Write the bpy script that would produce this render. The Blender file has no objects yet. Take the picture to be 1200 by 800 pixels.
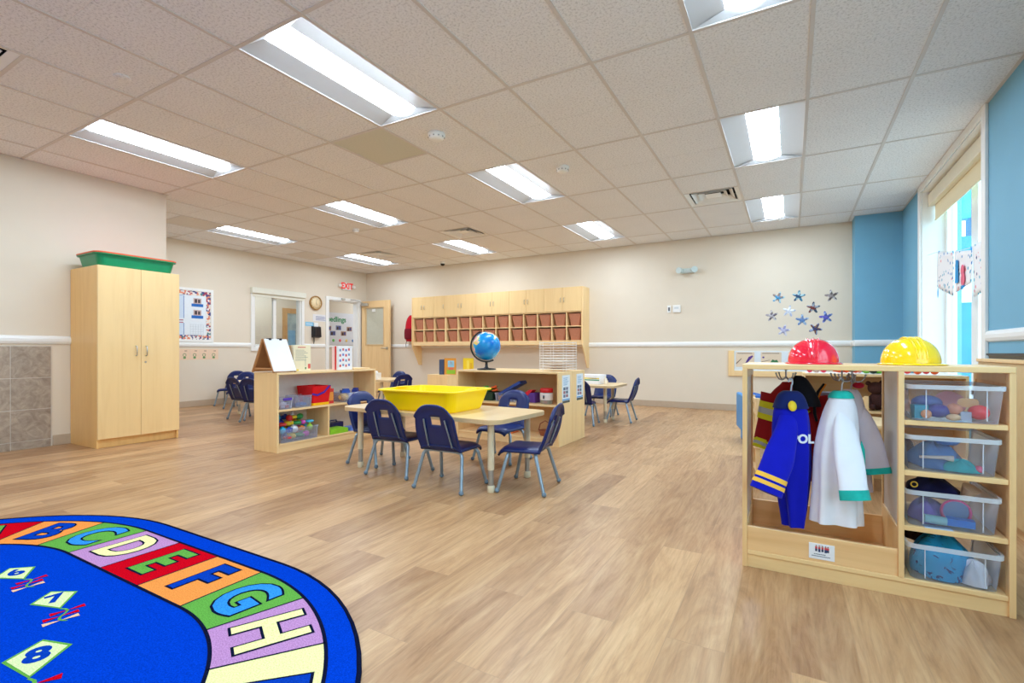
import bpy, bmesh, math, random
from math import sin, cos, pi, radians, sqrt, atan2
from mathutils import Vector, Matrix
random.seed(7)
SC = bpy.context.scene
COL = SC.collection
R = radians

# ------------------------------------------------------------------ camera, world, exposure
CAM_Z, CEIL = 0.95, 2.80
cam_data = bpy.data.cameras.new('camera')
cam = bpy.data.objects.new('camera', cam_data)
COL.objects.link(cam)
cam.location = (0, 0, CAM_Z)
cam.rotation_euler = (pi / 2, 0, 0.517)
cam_data.sensor_width = 36
cam_data.sensor_fit = 'HORIZONTAL'
cam_data.lens = 575 / 1200 * 36
cam_data.shift_y = 11 / 1200
cam_data.clip_start = 0.02
cam_data.clip_end = 200
SC.camera = cam

SC.view_settings.view_transform = 'Standard'
SC.view_settings.look = 'None'
SC.view_settings.exposure = 0.0
SC.view_settings.gamma = 1
SC.view_settings.use_curve_mapping = False
SC.cycles.use_denoising = True
SC.cycles.max_bounces = 10
SC.cycles.diffuse_bounces = 6
SC.cycles.glossy_bounces = 4
SC.cycles.transmission_bounces = 8
SC.cycles.transparent_max_bounces = 12
SC.cycles.caustics_reflective = False
SC.cycles.caustics_refractive = False
SC.cycles.sample_clamp_indirect = 6.0

LAMP_STRENGTH = 30.5
LAMP_COLOR = (0.88, 1.04, 1.20)
SKY_STRENGTH = 5.0
SKY_COLOR = (0.80, 0.93, 1.0)

world = bpy.data.worlds.new('world')
SC.world = world
world.use_nodes = True
_bg = world.node_tree.nodes['Background']
_bg.inputs[0].default_value = (*SKY_COLOR, 1)
_bg.inputs[1].default_value = SKY_STRENGTH

# ------------------------------------------------------------------ helpers: materials
def lin(c):
    return tuple((v / 255 / 12.92) if v / 255 <= 0.04045 else ((v / 255 + 0.055) / 1.055) ** 2.4 for v in c)

class NT:
    def __init__(s, name):
        s.mat = bpy.data.materials.new(name)
        s.mat.use_nodes = True
        s.t = s.mat.node_tree
        s.t.nodes.clear()
        s.out = s.n('ShaderNodeOutputMaterial')
    def n(s, kind, **kw):
        nd = s.t.nodes.new(kind)
        for k, v in kw.items():
            setattr(nd, k, v)
        return nd
    def l(s, a, b):
        s.t.links.new(a, b)
    def val(s, node, **kw):
        for k, v in kw.items():
            node.inputs[k.replace('_', ' ')].default_value = v
        return node
    def math(s, op, a, b=None):
        m = s.n('ShaderNodeMath', operation=op)
        for i, x in enumerate((a, b)):
            if x is None: continue
            if isinstance(x, (int, float)): m.inputs[i].default_value = x
            else: s.l(x, m.inputs[i])
        return m.outputs[0]
    def mix(s, fac, a, b, mode='MIX'):
        m = s.n('ShaderNodeMix', data_type='RGBA', blend_type=mode)
        for i, x in ((0, fac), (6, a), (7, b)):
            if isinstance(x, (int, float)): m.inputs[i].default_value = x
            elif isinstance(x, tuple): m.inputs[i].default_value = (*x, 1) if len(x) == 3 else x
            else: s.l(x, m.inputs[i])
        return m.outputs[2]
    def ramp(s, fac, stops, interp='LINEAR'):
        r = s.n('ShaderNodeValToRGB')
        r.color_ramp.interpolation = interp
        e = r.color_ramp.elements
        while len(e) > 1: e.remove(e[-1])
        e[0].position = stops[0][0]; e[0].color = (*stops[0][1], 1)
        for p, c in stops[1:]:
            q = e.new(p); q.color = (*c, 1)
        s.l(fac, r.inputs[0])
        return r.outputs[0]

_mats = {}
def mat(name, rgb, rough=0.5, metal=0.0, var=0.06, scale=18.0, stretch=(1, 1, 1), bump=0.0, bscale=120.0, emit=0.0, spec=0.5, alpha=1.0, coat=0.0, sheen=0.0):
    """principled surface whose colour drifts a little with object-space noise"""
    if name in _mats: return _mats[name]
    k = NT(name)
    p = k.n('ShaderNodeBsdfPrincipled')
    k.l(p.outputs[0], k.out.inputs[0])
    tc = k.n('ShaderNodeTexCoord')
    mp = k.n('ShaderNodeMapping')
    mp.inputs['Scale'].default_value = stretch
    k.l(tc.outputs['Object'], mp.inputs[0])
    nz = k.n('ShaderNodeTexNoise')
    nz.inputs['Scale'].default_value = scale
    nz.inputs['Detail'].default_value = 4
    k.l(mp.outputs[0], nz.inputs['Vector'])
    c = lin(rgb)
    lo = tuple(max(0, x * (1 - var)) for x in c); hi = tuple(min(1, x * (1 + var)) for x in c)
    col = k.ramp(nz.outputs[0], [(0.3, lo), (0.7, hi)])
    k.l(col, p.inputs['Base Color'])
    p.inputs['Roughness'].default_value = rough
    p.inputs['Metallic'].default_value = metal
    p.inputs['Specular IOR Level'].default_value = spec
    p.inputs['Alpha'].default_value = alpha
    p.inputs['Coat Weight'].default_value = coat
    p.inputs['Sheen Weight'].default_value = sheen
    if emit:
        k.l(col, p.inputs['Emission Color'])
        p.inputs['Emission Strength'].default_value = emit
    if bump:
        b = k.n('ShaderNodeBump'); b.inputs['Strength'].default_value = bump; b.inputs['Distance'].default_value = 0.002
        n2 = k.n('ShaderNodeTexNoise'); n2.inputs['Scale'].default_value = bscale; n2.inputs['Detail'].default_value = 3
        k.l(tc.outputs['Object'], n2.inputs['Vector']); k.l(n2.outputs[0], b.inputs['Height']); k.l(b.outputs[0], p.inputs['Normal'])
    _mats[name] = k.mat
    return k.mat

def wood(name, rgb, axis='z', rough=0.38, contrast=0.12):
    """pale maple laminate: long soft grain along one axis"""
    if name in _mats: return _mats[name]
    k = NT(name)
    p = k.n('ShaderNodeBsdfPrincipled'); k.l(p.outputs[0], k.out.inputs[0])
    tc = k.n('ShaderNodeTexCoord'); mp = k.n('ShaderNodeMapping')
    sc = {'x': (0.6, 9, 9), 'y': (9, 0.6, 9), 'z': (9, 9, 0.6)}[axis]
    mp.inputs['Scale'].default_value = sc
    oi = k.n('ShaderNodeObjectInfo')
    add = k.n('ShaderNodeVectorMath', operation='ADD')
    k.l(tc.outputs['Object'], add.inputs[0]); k.l(oi.outputs['Location'], add.inputs[1])
    k.l(add.outputs[0], mp.inputs[0])
    n1 = k.n('ShaderNodeTexNoise'); n1.inputs['Scale'].default_value = 2.2; n1.inputs['Detail'].default_value = 6; n1.inputs['Distortion'].default_value = 0.6
    n2 = k.n('ShaderNodeTexNoise'); n2.inputs['Scale'].default_value = 14; n2.inputs['Detail'].default_value = 3
    k.l(mp.outputs[0], n1.inputs['Vector']); k.l(mp.outputs[0], n2.inputs['Vector'])
    c = lin(rgb)
    a = tuple(x * (1 - contrast * (1 + 0.6 * i)) for i, x in enumerate(c)); b = tuple(min(1, x * (1 + contrast * 0.6)) for x in c)
    col = k.ramp(n1.outputs[0], [(0.3, a), (0.5, c), (0.72, b)])
    col2 = k.mix(0.12, col, k.ramp(n2.outputs[0], [(0.35, a), (0.65, b)]))
    k.l(col2, p.inputs['Base Color'])
    p.inputs['Roughness'].default_value = rough
    _mats[name] = k.mat
    return k.mat

def clear_plastic(name, tint, opacity=0.22, rough=0.25):
    """thin translucent moulded plastic"""
    if name in _mats: return _mats[name]
    k = NT(name)
    tr = k.n('ShaderNodeBsdfTransparent'); tr.inputs[0].default_value = (*[0.6 + 0.4 * x for x in lin(tint)], 1)
    p = k.n('ShaderNodeBsdfPrincipled')
    p.inputs['Base Color'].default_value = (*lin(tint), 1); p.inputs['Roughness'].default_value = rough
    nz = k.n('ShaderNodeTexNoise'); nz.inputs['Scale'].default_value = 25
    tc = k.n('ShaderNodeTexCoord'); k.l(tc.outputs['Object'], nz.inputs['Vector'])
    f = k.math('MULTIPLY_ADD', nz.outputs[0], 0.06); 
    f.node.inputs[2].default_value = opacity - 0.03
    fr = k.n('ShaderNodeFresnel'); fr.inputs[0].default_value = 1.22
    g = k.math('ADD', f, fr.outputs[0]); g.node.use_clamp = True
    mx = k.n('ShaderNodeMixShader')
    k.l(g, mx.inputs[0]); k.l(tr.outputs[0], mx.inputs[1]); k.l(p.outputs[0], mx.inputs[2]); k.l(mx.outputs[0], k.out.inputs[0])
    _mats[name] = k.mat
    return k.mat

def emitter(name, rgb, strength):
    k = NT(name)
    e = k.n('ShaderNodeEmission'); e.inputs[0].default_value = (*rgb, 1); e.inputs[1].default_value = strength
    k.l(e.outputs[0], k.out.inputs[0])
    return k.mat

# ------------------------------------------------------------------ helpers: meshes
class MB:
    def __init__(s): s.v = []; s.f = []; s.m = []; s.s = []
    def add(s, vs, fs, m=0, smooth=False):
        o = len(s.v); s.v += [tuple(v) for v in vs]
        for f in fs:
            s.f.append([o + i for i in f]); s.m.append(m); s.s.append(smooth)
        return s
    def box(s, x0, x1, y0, y1, z0, z1, m=0):
        vs = [(x, y, z) for z in (z0, z1) for y in (y0, y1) for x in (x0, x1)]
        return s.add(vs, [(0, 2, 3, 1), (4, 5, 7, 6), (0, 1, 5, 4), (2, 6, 7, 3), (0, 4, 6, 2), (1, 3, 7, 5)], m)
    def quad(s, a, b, c, d, m=0): return s.add([a, b, c, d], [(0, 1, 2, 3)], m)
    def rings(s, rings, m=0, smooth=True, close=True, cap=True):
        n = len(rings[0]); vs = [p for r in rings for p in r]; fs = []
        for i in range(len(rings) - 1):
            for j in range(n if close else n - 1):
                k2 = (j + 1) % n
                fs.append((i * n + j, i * n + k2, (i + 1) * n + k2, (i + 1) * n + j))
        s.add(vs, fs, m, smooth)
        if cap:
            s.add(rings[0], [tuple(range(n))[::-1]], m); s.add(rings[-1], [tuple(range(n))], m)
        return s
    def tube(s, pts, r, n=8, m=0, cap=True, closed=False):
        pts = [Vector(p) for p in pts]; L = len(pts); rs = r if isinstance(r, (list, tuple)) else [r] * L
        rings = []; up = None
        for i, p in enumerate(pts):
            if closed: t = (pts[(i + 1) % L] - pts[i - 1]).normalized()
            elif i == 0: t = (pts[1] - p).normalized()
            elif i == L - 1: t = (p - pts[-2]).normalized()
            else: t = ((pts[i + 1] - p).normalized() + (p - pts[i - 1]).normalized()).normalized()
            if up is None: up = Vector((0, 0, 1)) if abs(t.z) < 0.9 else Vector((1, 0, 0))
            a = (up - t * up.dot(t)).normalized(); b = t.cross(a); up = a
            rings.append([p + (a * cos(q) + b * sin(q)) * rs[i] for q in [2 * pi * j / n for j in range(n)]])
        if closed: rings.append(rings[0]); cap = False
        return s.rings(rings, m, True, True, cap)
    def cyl(s, p0, p1, r0, r1=None, n=16, m=0): return s.tube([p0, p1], [r0, r0 if r1 is None else r1], n, m)
    def lathe(s, prof, c=(0, 0, 0), n=24, m=0, cap=True, smooth=True):
        return s.rings([[(c[0] + r * cos(2 * pi * j / n), c[1] + r * sin(2 * pi * j / n), c[2] + z) for j in range(n)] for r, z in prof], m, smooth, True, cap)
    def ball(s, c, r, nu=14, nv=9, m=0, rot=None):
        rx, ry, rz = (r, r, r) if isinstance(r, (int, float)) else r
        rings = []
        for i in range(nv + 1):
            t = pi * (0.02 + 0.96 * i / nv)
            ring = []
            for j in range(nu):
                q = 2 * pi * j / nu
                p = Vector((rx * sin(t) * cos(q), ry * sin(t) * sin(q), -rz * cos(t)))
                if rot is not None: p = rot @ p
                ring.append((c[0] + p.x, c[1] + p.y, c[2] + p.z))
            rings.append(ring)
        return s.rings(rings, m)
    def prism(s, poly, a, b, plane='xy', m=0, smooth=False):
        """extrude a 2-D outline (counter-clockwise) from a to b along the axis normal to plane"""
        def P(p, w): return {'xy': (p[0], p[1], w), 'xz': (p[0], w, p[1]), 'yz': (w, p[0], p[1])}[plane]
        n = len(poly); A = [P(p, a) for p in poly]; B = [P(p, b) for p in poly]
        s.add(A + B, [(i, (i + 1) % n, n + (i + 1) % n, n + i) for i in range(n)], m, smooth)
        s.add(A, [tuple(range(n))[::-1]], m); s.add(B, [tuple(range(n))], m)
        return s
    def grid(s, fn, nu, nv, m=0, skip=None, smooth=True):
        vs = [fn(i / nu, j / nv) for j in range(nv + 1) for i in range(nu + 1)]
        fs = [(j * (nu + 1) + i, j * (nu + 1) + i + 1, (j + 1) * (nu + 1) + i + 1, (j + 1) * (nu + 1) + i)
              for j in range(nv) for i in range(nu) if not (skip and skip(i, j))]
        return s.add(vs, fs, m, smooth)
    def tf(s, M, start=0):
        s.v[start:] = [tuple(M @ Vector(v)) for v in s.v[start:]]
        return s
    def build(s, name, mats, parent=None, bevel=0.0, seg=2, loc=None, rz=0.0, thick=None, sub=0, weld=False):
        me = bpy.data.meshes.new(name)
        me.from_pydata(s.v, [], s.f)
        if not isinstance(mats, (list, tuple)): mats = [mats]
        for x in mats: me.materials.append(x)
        me.polygons.foreach_set('material_index', s.m)
        me.polygons.foreach_set('use_smooth', s.s)
        bm = bmesh.new(); bm.from_mesh(me)
        if weld: bmesh.ops.remove_doubles(bm, verts=bm.verts, dist=1e-5)
        bmesh.ops.recalc_face_normals(bm, faces=bm.faces); bm.to_mesh(me); bm.free()
        me.update()
        o = bpy.data.objects.new(name, me); COL.objects.link(o)
        if parent: o.parent = parent
        if loc: o.location = loc
        if rz: o.rotation_euler.z = rz
        if thick:
            md = o.modifiers.new('thickness', 'SOLIDIFY'); md.thickness = thick; md.offset = 0
        if sub:
            md = o.modifiers.new('smooth', 'SUBSURF'); md.levels = sub; md.render_levels = sub
        if bevel:
            md = o.modifiers.new('bevel', 'BEVEL'); md.width = bevel; md.segments = seg; md.limit_method = 'ANGLE'; md.angle_limit = R(40)
        return o

def text_faces(body, size=1.0, bold=0.0):
    """flat outline of a piece of lettering as (verts, faces), centred, in the x-y plane"""
    cu = bpy.data.curves.new('lettering', 'FONT'); cu.body = body; cu.size = size; cu.align_x = 'CENTER'; cu.align_y = 'CENTER'
    cu.offset = bold; cu.resolution_u = 4
    ob = bpy.data.objects.new('lettering', cu); COL.objects.link(ob)
    bpy.context.view_layer.update()
    dg = bpy.context.evaluated_depsgraph_get()
    me = bpy.data.meshes.new_from_object(ob.evaluated_get(dg))
    vs = [tuple(v.co) for v in me.vertices]; fs = [tuple(p.vertices) for p in me.polygons]
    COL.objects.unlink(ob); bpy.data.objects.remove(ob); bpy.data.curves.remove(cu); bpy.data.meshes.remove(me)
    return vs, fs
def put_text(mb, body, size, M, m=0, bold=0.0):
    vs, fs = text_faces(body, size, bold)
    mb.add([tuple(M @ Vector(v)) for v in vs], fs, m)
    return mb
def frame_m(o, ex, ey):
    """matrix taking the x-y plane to the plane through o spanned by ex, ey"""
    ex = Vector(ex); ey = Vector(ey); ez = ex.cross(ey)
    M = Matrix.Identity(4)
    for i in range(3):
        M[i][0] = ex[i]; M[i][1] = ey[i]; M[i][2] = ez[i]; M[i][3] = o[i]
    return M

def rounded(x0, x1, y0, y1, r, n=6):
    out = []
    for cx, cy, a in ((x1 - r, y1 - r, 0), (x0 + r, y1 - r, 90), (x0 + r, y0 + r, 180), (x1 - r, y0 + r, 270)):
        for i in range(n + 1):
            q = R(a + 90 * i / n); out.append((cx + r * cos(q), cy + r * sin(q)))
    return out

# ------------------------------------------------------------------ helpers: things
def tag(o, label=None, cat=None, group=None, kind=None):
    if label: o['label'] = label
    if cat: o['category'] = cat
    if group: o['group'] = group
    if kind: o['kind'] = kind
    return o
def thing(name, label, cat, loc=(0, 0, 0), rz=0.0, group=None):
    o = bpy.data.objects.new(name, None); COL.objects.link(o)
    o.empty_display_size = 0.1
    o.location = loc; o.rotation_euler = (0, 0, rz)
    return tag(o, label, cat, group)
def struct(o): o['kind'] = 'structure'; return o
def kids(o): return [c for c in bpy.data.objects if c.parent == o]
def dup(root, loc, rz=0.0, label=None, group=None, keep=None):
    tree = [(c, kids(c)) for c in kids(root)]
    r = root.copy(); COL.objects.link(r); r.location = loc; r.rotation_euler = (0, 0, rz)
    if label: r['label'] = label
    if group: r['group'] = group
    for c, gs in tree:
        d = c.copy(); COL.objects.link(d); d.parent = r
        for g in gs:
            e = g.copy(); COL.objects.link(e); e.parent = d
    return r

# ================================================================== surfaces of the room
M_WALL = mat('beige_wall_paint', (228, 216, 198), rough=0.7, var=0.015, scale=3, bump=0.05, bscale=300)
M_BLUE = mat('blue_wall_paint', (116, 174, 203), rough=0.65, var=0.02, scale=3, bump=0.05, bscale=300)
M_TRIM = mat('white_trim_paint', (240, 240, 238), rough=0.4, var=0.01)
M_BASE = mat('taupe_vinyl_base', (190, 170, 148), rough=0.5, var=0.03)
M_WHITE = mat('white_plastic', (242, 242, 240), rough=0.4, var=0.01)
M_GRID = mat('ceiling_grid_paint', (214, 208, 204), rough=0.5, var=0.01)

def floor_material():
    k = NT('oak_plank_floor')
    p = k.n('ShaderNodeBsdfPrincipled'); k.l(p.outputs[0], k.out.inputs[0])
    tc = k.n('ShaderNodeTexCoord')
    sw = k.n('ShaderNodeMapping'); sw.inputs['Rotation'].default_value = (0, 0, pi / 2)
    k.l(tc.outputs['Object'], sw.inputs[0])
    br = k.n('ShaderNodeTexBrick')
    k.l(sw.outputs[0], br.inputs['Vector'])
    br.offset = 0.37; br.offset_frequency = 2; br.squash = 1
    for a, v in (('Scale', 1), ('Mortar Size', 0.0012), ('Mortar Smooth', 0.2), ('Bias', 0), ('Brick Width', 1.22), ('Row Height', 0.18)):
        br.inputs[a].default_value = v
    br.inputs['Color1'].default_value = (0, 0, 0, 1); br.inputs['Color2'].default_value = (1, 1, 1, 1); br.inputs['Mortar'].default_value = (0.5, 0.5, 0.5, 1)
    tone = k.n('ShaderNodeSeparateColor'); k.l(br.outputs['Color'], tone.inputs[0])
    # grain shifted by the board's own tone so that neighbouring boards never line up
    off = k.n('ShaderNodeCombineXYZ')
    k.l(k.math('MULTIPLY', tone.outputs[0], 37.0), off.inputs[0]); k.l(k.math('MULTIPLY', tone.outputs[0], 91.0), off.inputs[1])
    ad = k.n('ShaderNodeVectorMath', operation='ADD'); k.l(tc.outputs['Object'], ad.inputs[0]); k.l(off.outputs[0], ad.inputs[1])
    mp = k.n('ShaderNodeMapping'); mp.inputs['Scale'].default_value = (6, 0.9, 1); k.l(ad.outputs[0], mp.inputs[0])
    g1 = k.n('ShaderNodeTexNoise'); k.val(g1, Scale=1.5, Detail=9, Roughness=0.68, Distortion=1.9); k.l(mp.outputs[0], g1.inputs['Vector'])
    mp2 = k.n('ShaderNodeMapping'); mp2.inputs['Scale'].default_value = (60, 3, 1); k.l(ad.outputs[0], mp2.inputs[0])
    g2 = k.n('ShaderNodeTexNoise'); k.val(g2, Scale=1.6, Detail=5, Roughness=0.6, Distortion=0.4); k.l(mp2.outputs[0], g2.inputs['Vector'])
    board = k.ramp(tone.outputs[0], [(0.0, lin((140, 98, 64))), (0.3, lin((178, 134, 92))), (0.5, lin((210, 168, 122))), (0.75, lin((158, 118, 84))), (1.0, lin((198, 156, 112)))])
    grain = k.ramp(g1.outputs[0], [(0.26, lin((112, 74, 44))), (0.46, lin((180, 138, 98))), (0.7, lin((218, 182, 138)))])
    c1 = k.mix(0.5, board, grain)
    fine = k.ramp(g2.outputs[0], [(0.3, (0.62, 0.6, 0.58)), (0.55, (1, 1, 1))])
    c2 = k.mix(0.45, c1, k.mix(1.0, c1, fine, 'MULTIPLY'))
    c3 = k.mix(k.math('MULTIPLY', br.outputs['Fac'], 0.45), c2, lin((120, 92, 70)))
    k.l(c3, p.inputs['Base Color'])
    k.l(k.ramp(g2.outputs[0], [(0.3, (0.42,) * 3), (0.7, (0.30,) * 3)]), p.inputs['Roughness'])
    p.inputs['Specular IOR Level'].default_value = 0.45
    bp = k.n('ShaderNodeBump'); k.val(bp, Strength=0.12, Distance=0.002); k.l(g2.outputs[0], bp.inputs['Height']); k.l(bp.outputs[0], p.inputs['Normal'])
    return k.mat
M_FLOOR = floor_material()

def tile_material():
    """mineral-fibre ceiling tile with pits"""
    k = NT('acoustic_ceiling_tile')
    p = k.n('ShaderNodeBsdfPrincipled'); k.l(p.outputs[0], k.out.inputs[0]); p.inputs['Roughness'].default_value = 0.85
    tc = k.n('ShaderNodeTexCoord')
    n = k.n('ShaderNodeTexNoise'); k.val(n, Scale=70, Detail=4, Roughness=0.7); k.l(tc.outputs['Object'], n.inputs['Vector'])
    m = k.n('ShaderNodeTexNoise'); k.val(m, Scale=2.5, Detail=2); k.l(tc.outputs['Object'], m.inputs['Vector'])
    pit = k.ramp(n.outputs[0], [(0.36, lin((210, 210, 212))), (0.5, lin((241, 241, 243))), (0.7, lin((246, 246, 248)))])
    tint = k.ramp(m.outputs[0], [(0.3, (0.97, 0.97, 0.97)), (0.7, (1, 1, 1))])
    k.l(k.mix(1.0, pit, tint, 'MULTIPLY'), p.inputs['Base Color'])
    b = k.n('ShaderNodeBump'); k.val(b, Strength=0.3, Distance=0.003); k.l(n.outputs[0], b.inputs['Height']); k.l(b.outputs[0], p.inputs['Normal'])
    return k.mat
M_TILE = tile_material()

def stone_material():
    k = NT('taupe_stone_tile')
    p = k.n('ShaderNodeBsdfPrincipled'); k.l(p.outputs[0], k.out.inputs[0]); p.inputs['Roughness'].default_value = 0.35
    tc = k.n('ShaderNodeTexCoord')
    n = k.n('ShaderNodeTexNoise'); k.val(n, Scale=9, Detail=8, Roughness=0.65, Distortion=1.5); k.l(tc.outputs['Object'], n.inputs['Vector'])
    k.l(k.ramp(n.outputs[0], [(0.3, lin((140, 124, 110))), (0.5, lin((168, 152, 136))), (0.7, lin((192, 176, 158)))]), p.inputs['Base Color'])
    return k.mat
M_STONE = stone_material()

WB, WL, WN, WR = 8.5, -8.85, -6.44, 1.28      # back wall, far left wall, near left wall, right wall
YN, YR = 3.03, -2.2                           # corner of the near left wall, rear wall behind the camera
CX0 = -10.6                                   # corridor's far wall

struct(MB().box(-10.9, 1.9, YR - 0.2, 11.6, -0.1, 0).build('floor', M_FLOOR))
struct(MB().box(WL - 0.12, WR + 0.4, WB, WB + 0.12, 0, CEIL + 0.25).build('wall_back', M_WALL))
struct(MB().box(WR - 0.52, WR, 8.17, WB, 0, CEIL).build('wall_column_right', M_BLUE))
struct(MB().box(WL - 0.12, WR + 0.4, YR - 0.12, YR, 0, CEIL + 0.25).build('wall_rear', M_WALL))
struct(MB().box(WL - 0.12, WN, YR, YN, 0, CEIL + 0.02).build('wall_left_near', M_WALL))

# far left wall with the interior window and the doorway
WY0, WY1, WZ0, WZ1 = 5.66, 6.70, 1.02, 2.08
DY0, DY1, DZ = 7.39, 8.22, 2.08
m = MB()
t0, t1 = WL - 0.12, WL
m.box(t0, t1, YN, WY0, 0, CEIL + 0.02).box(t0, t1, WY0, WY1, 0, WZ0).box(t0, t1, WY0, WY1, WZ1, CEIL + 0.02)
m.box(t0, t1, WY1, DY0, 0, CEIL + 0.02).box(t0, t1, DY0, DY1, DZ, CEIL + 0.02).box(t0, t1, DY1, WB, 0, CEIL + 0.02)
struct(m.build('wall_left_far', M_WALL))

# right wall with the tall window
RY0, RY1, RZ0, RZ1 = 5.02, 7.08, 0.52, 2.735
m = MB()
a0, a1 = WR, WR + 0.34
QY0, QY1 = -1.6, 2.0                         # an added window out of view beside the camera, bringing in cool daylight
m.box(a0, a1, YR, QY0, 0, CEIL + 0.02).box(a0, a1, QY0, QY1, 0, RZ0).box(a0, a1, QY0, QY1, RZ1, CEIL + 0.02).box(a0, a1, QY1, RY0, 0, CEIL + 0.02).box(a0, a1, RY1, WB, 0, CEIL + 0.02).box(a0, a1, RY0, RY1, 0, RZ0).box(a0, a1, RY0, RY1, RZ1, CEIL + 0.02)
struct(m.build('wall_right', M_BLUE))

# corridor beyond the far left wall
struct(MB().box(CX0 - 0.1, CX0, YN - 0.4, 11.4, 0, CEIL + 0.1).build('wall_corridor', M_WALL))
struct(MB().box(CX0, WL - 0.12, YN - 0.5, YN - 0.4, 0, CEIL + 0.1).build('wall_corridor_near', M_WALL))
struct(MB().box(CX0, WL - 0.12, 11.3, 11.4, 0, CEIL + 0.1).build('wall_corridor_end', M_WALL))
struct(MB().box(WL - 0.12, WL, WB + 0.12, 11.3, 0, CEIL + 0.1).build('wall_corridor_side', M_WALL))
struct(MB().box(CX0 - 0.1, WL - 0.12, YN - 0.5, 11.4, CEIL, CEIL + 0.1).build('ceiling_corridor', M_TILE))

# ------------------------------------------------------------------ ceiling: tiles on a grid, left open where fittings are recessed
GX, GY = -1.1157, 1.7705
def gx(i): return GX + 0.61 * i
def gy(j): return GY + 1.22 * j
LIGHTS = [(-3, 0), (1, 0), (1, 2), (1, 4), (-3, 2), (-3, 4), (-7, 0), (-7, 2), (-7, 4), (-11, 2), (-11, 4), (1, -2), (-3, -2), (-7, -2)]  # last three are added out of view to light the foreground
VENTS = [(0, 7), (-6, 7), (-10, 8), (-6, -2)]          # half-row index
holes = set()
for i, j in LIGHTS: holes |= {(i, 2 * j), (i, 2 * j + 1)}
for i, h in VENTS: holes.add((i, h))
PANELS = [(-4, 2), (-11, 3), (-12, 7)]
for h in PANELS: holes.add(h)
m = MB()
for i in range(-13, 5):
    for h in range(-8, 12):
        if (i, h) in holes: continue
        x0, x1 = max(gx(i), WL), min(gx(i + 1), WR); y0, y1 = max(GY + 0.61 * h, YR), min(GY + 0.61 * (h + 1), WB)
        if x1 - x0 < 0.001 or y1 - y0 < 0.001: continue
        if x1 <= WN and y1 <= YN: continue
        # a shallow scored line halves each two by four tile
        e0 = 0.004 if h % 2 else 0; e1 = 0.004 if not h % 2 else 0
        m.box(x0, x1, y0 + e0, y1 - e1, CEIL, CEIL + 0.018)
        if e0: m.quad((x0, y0, CEIL + 0.0025), (x1, y0, CEIL + 0.0025), (x1, y0 + e0, CEIL), (x0, y0 + e0, CEIL))
        if e1: m.quad((x0, y1 - e1, CEIL), (x1, y1 - e1, CEIL), (x1, y1, CEIL + 0.0025), (x0, y1, CEIL + 0.0025))
struct(m.build('ceiling', M_TILE))
struct(MB().box(WL - 0.12, WR + 0.34, YR, WB, CEIL + 0.22, CEIL + 0.3).build('ceiling_deck', M_WALL))
m = MB()
for i in range(-13, 5):
    if WL < gx(i) < WR:
        m.box(gx(i) - 0.012, gx(i) + 0.012, YN if gx(i) < WN else YR, WB, CEIL - 0.005, CEIL + 0.03)
for j in range(-4, 7):
    if YR < gy(j) < WB:
        m.box(WL if gy(j) > YN else WN, WR, gy(j) - 0.012, gy(j) + 0.012, CEIL - 0.004, CEIL + 0.03)
for (i, h) in VENTS + PANELS:
    y = GY + 0.61 * (h if h % 2 else h + 1)
    m.box(gx(i), gx(i + 1), y - 0.012, y + 0.012, CEIL - 0.004, CEIL + 0.03)
struct(m.build('trim_ceiling_grid', M_GRID))
m = MB()
e = 0.022
m.box(WL, WR, WB - e, WB, CEIL - 0.004, CEIL).box(WR - e, WR, YR, WB, CEIL - 0.004, CEIL).box(WL, WL + e, YN, WB, CEIL - 0.004, CEIL)
m.box(WN, WN + e, YR, YN, CEIL - 0.004, CEIL).box(WL, WN + e, YN, YN + e, CEIL - 0.004, CEIL).box(WR - 0.52 - e, WR, 8.17 - e, 8.17, CEIL - 0.004, CEIL)
struct(m.build('trim_ceiling_edge', M_GRID))

# ------------------------------------------------------------------ chair rails and baseboards
RZ, RH = 1.015, 0.085
def rail_prof(s): return [(0, RZ), (0.016 * s, RZ + 0.008), (0.024 * s, RZ + 0.03), (0.024 * s, RZ + 0.055), (0.014 * s, RZ + 0.075), (0, RZ + RH)]
def rail_x(x0, x1, y):                      # along x on a wall facing -y
    return MB().prism([(y - d, z) for d, z in rail_prof(1)][::-1], x0, x1, 'yz')
def rail_y(y0, y1, x, s):                   # along y on a wall facing s*x
    return MB().prism([(x + d, z) for d, z in rail_prof(s)], y0, y1, 'xz')
struct(rail_x(WL, WR - 0.52, WB).build('trim_rail_back', M_TRIM))
struct(rail_x(WR - 0.52, WR, 8.17).build('trim_rail_column', M_TRIM))
struct(rail_y(8.17, WB, WR - 0.52, -1).build('trim_rail_column_side', M_TRIM))
m = rail_y(YN, WY0 - 0.06, WL, 1)
b2 = rail_y(WY1 + 0.06, DY0 - 0.09, WL, 1); m.add(b2.v, b2.f)
struct(m.build('trim_rail_left_far', M_TRIM))
struct(rail_y(YR, YN, WN, 1).build('trim_rail_left_near', M_TRIM))
m = rail_y(YR, RY0 - 0.09, WR, -1)
b2 = rail_y(RY1 + 0.09, 8.17, WR, -1); m.add(b2.v, b2.f)
struct(m.build('trim_rail_right', M_TRIM))
struct(rail_y(YN, DY1 + 3, CX0, 1).build('trim_rail_corridor', M_TRIM))
BH = 0.105
struct(MB().box(WL, WR - 0.52, WB - 0.01, WB, 0, BH).build('baseboard_back', M_BASE, bevel=0.004))
struct(MB().box(WR - 0.53, WR, 8.16, 8.17, 0, BH).build('baseboard_column', M_BASE, bevel=0.004))
struct(MB().box(WL, WL + 0.01, YN, DY0 - 0.09, 0, BH).build('baseboard_left_far', M_BASE, bevel=0.004))
struct(MB().box(WN, WN + 0.01, 2.0, YN, 0, BH).build('baseboard_left_near', M_BASE, bevel=0.004))
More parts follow.
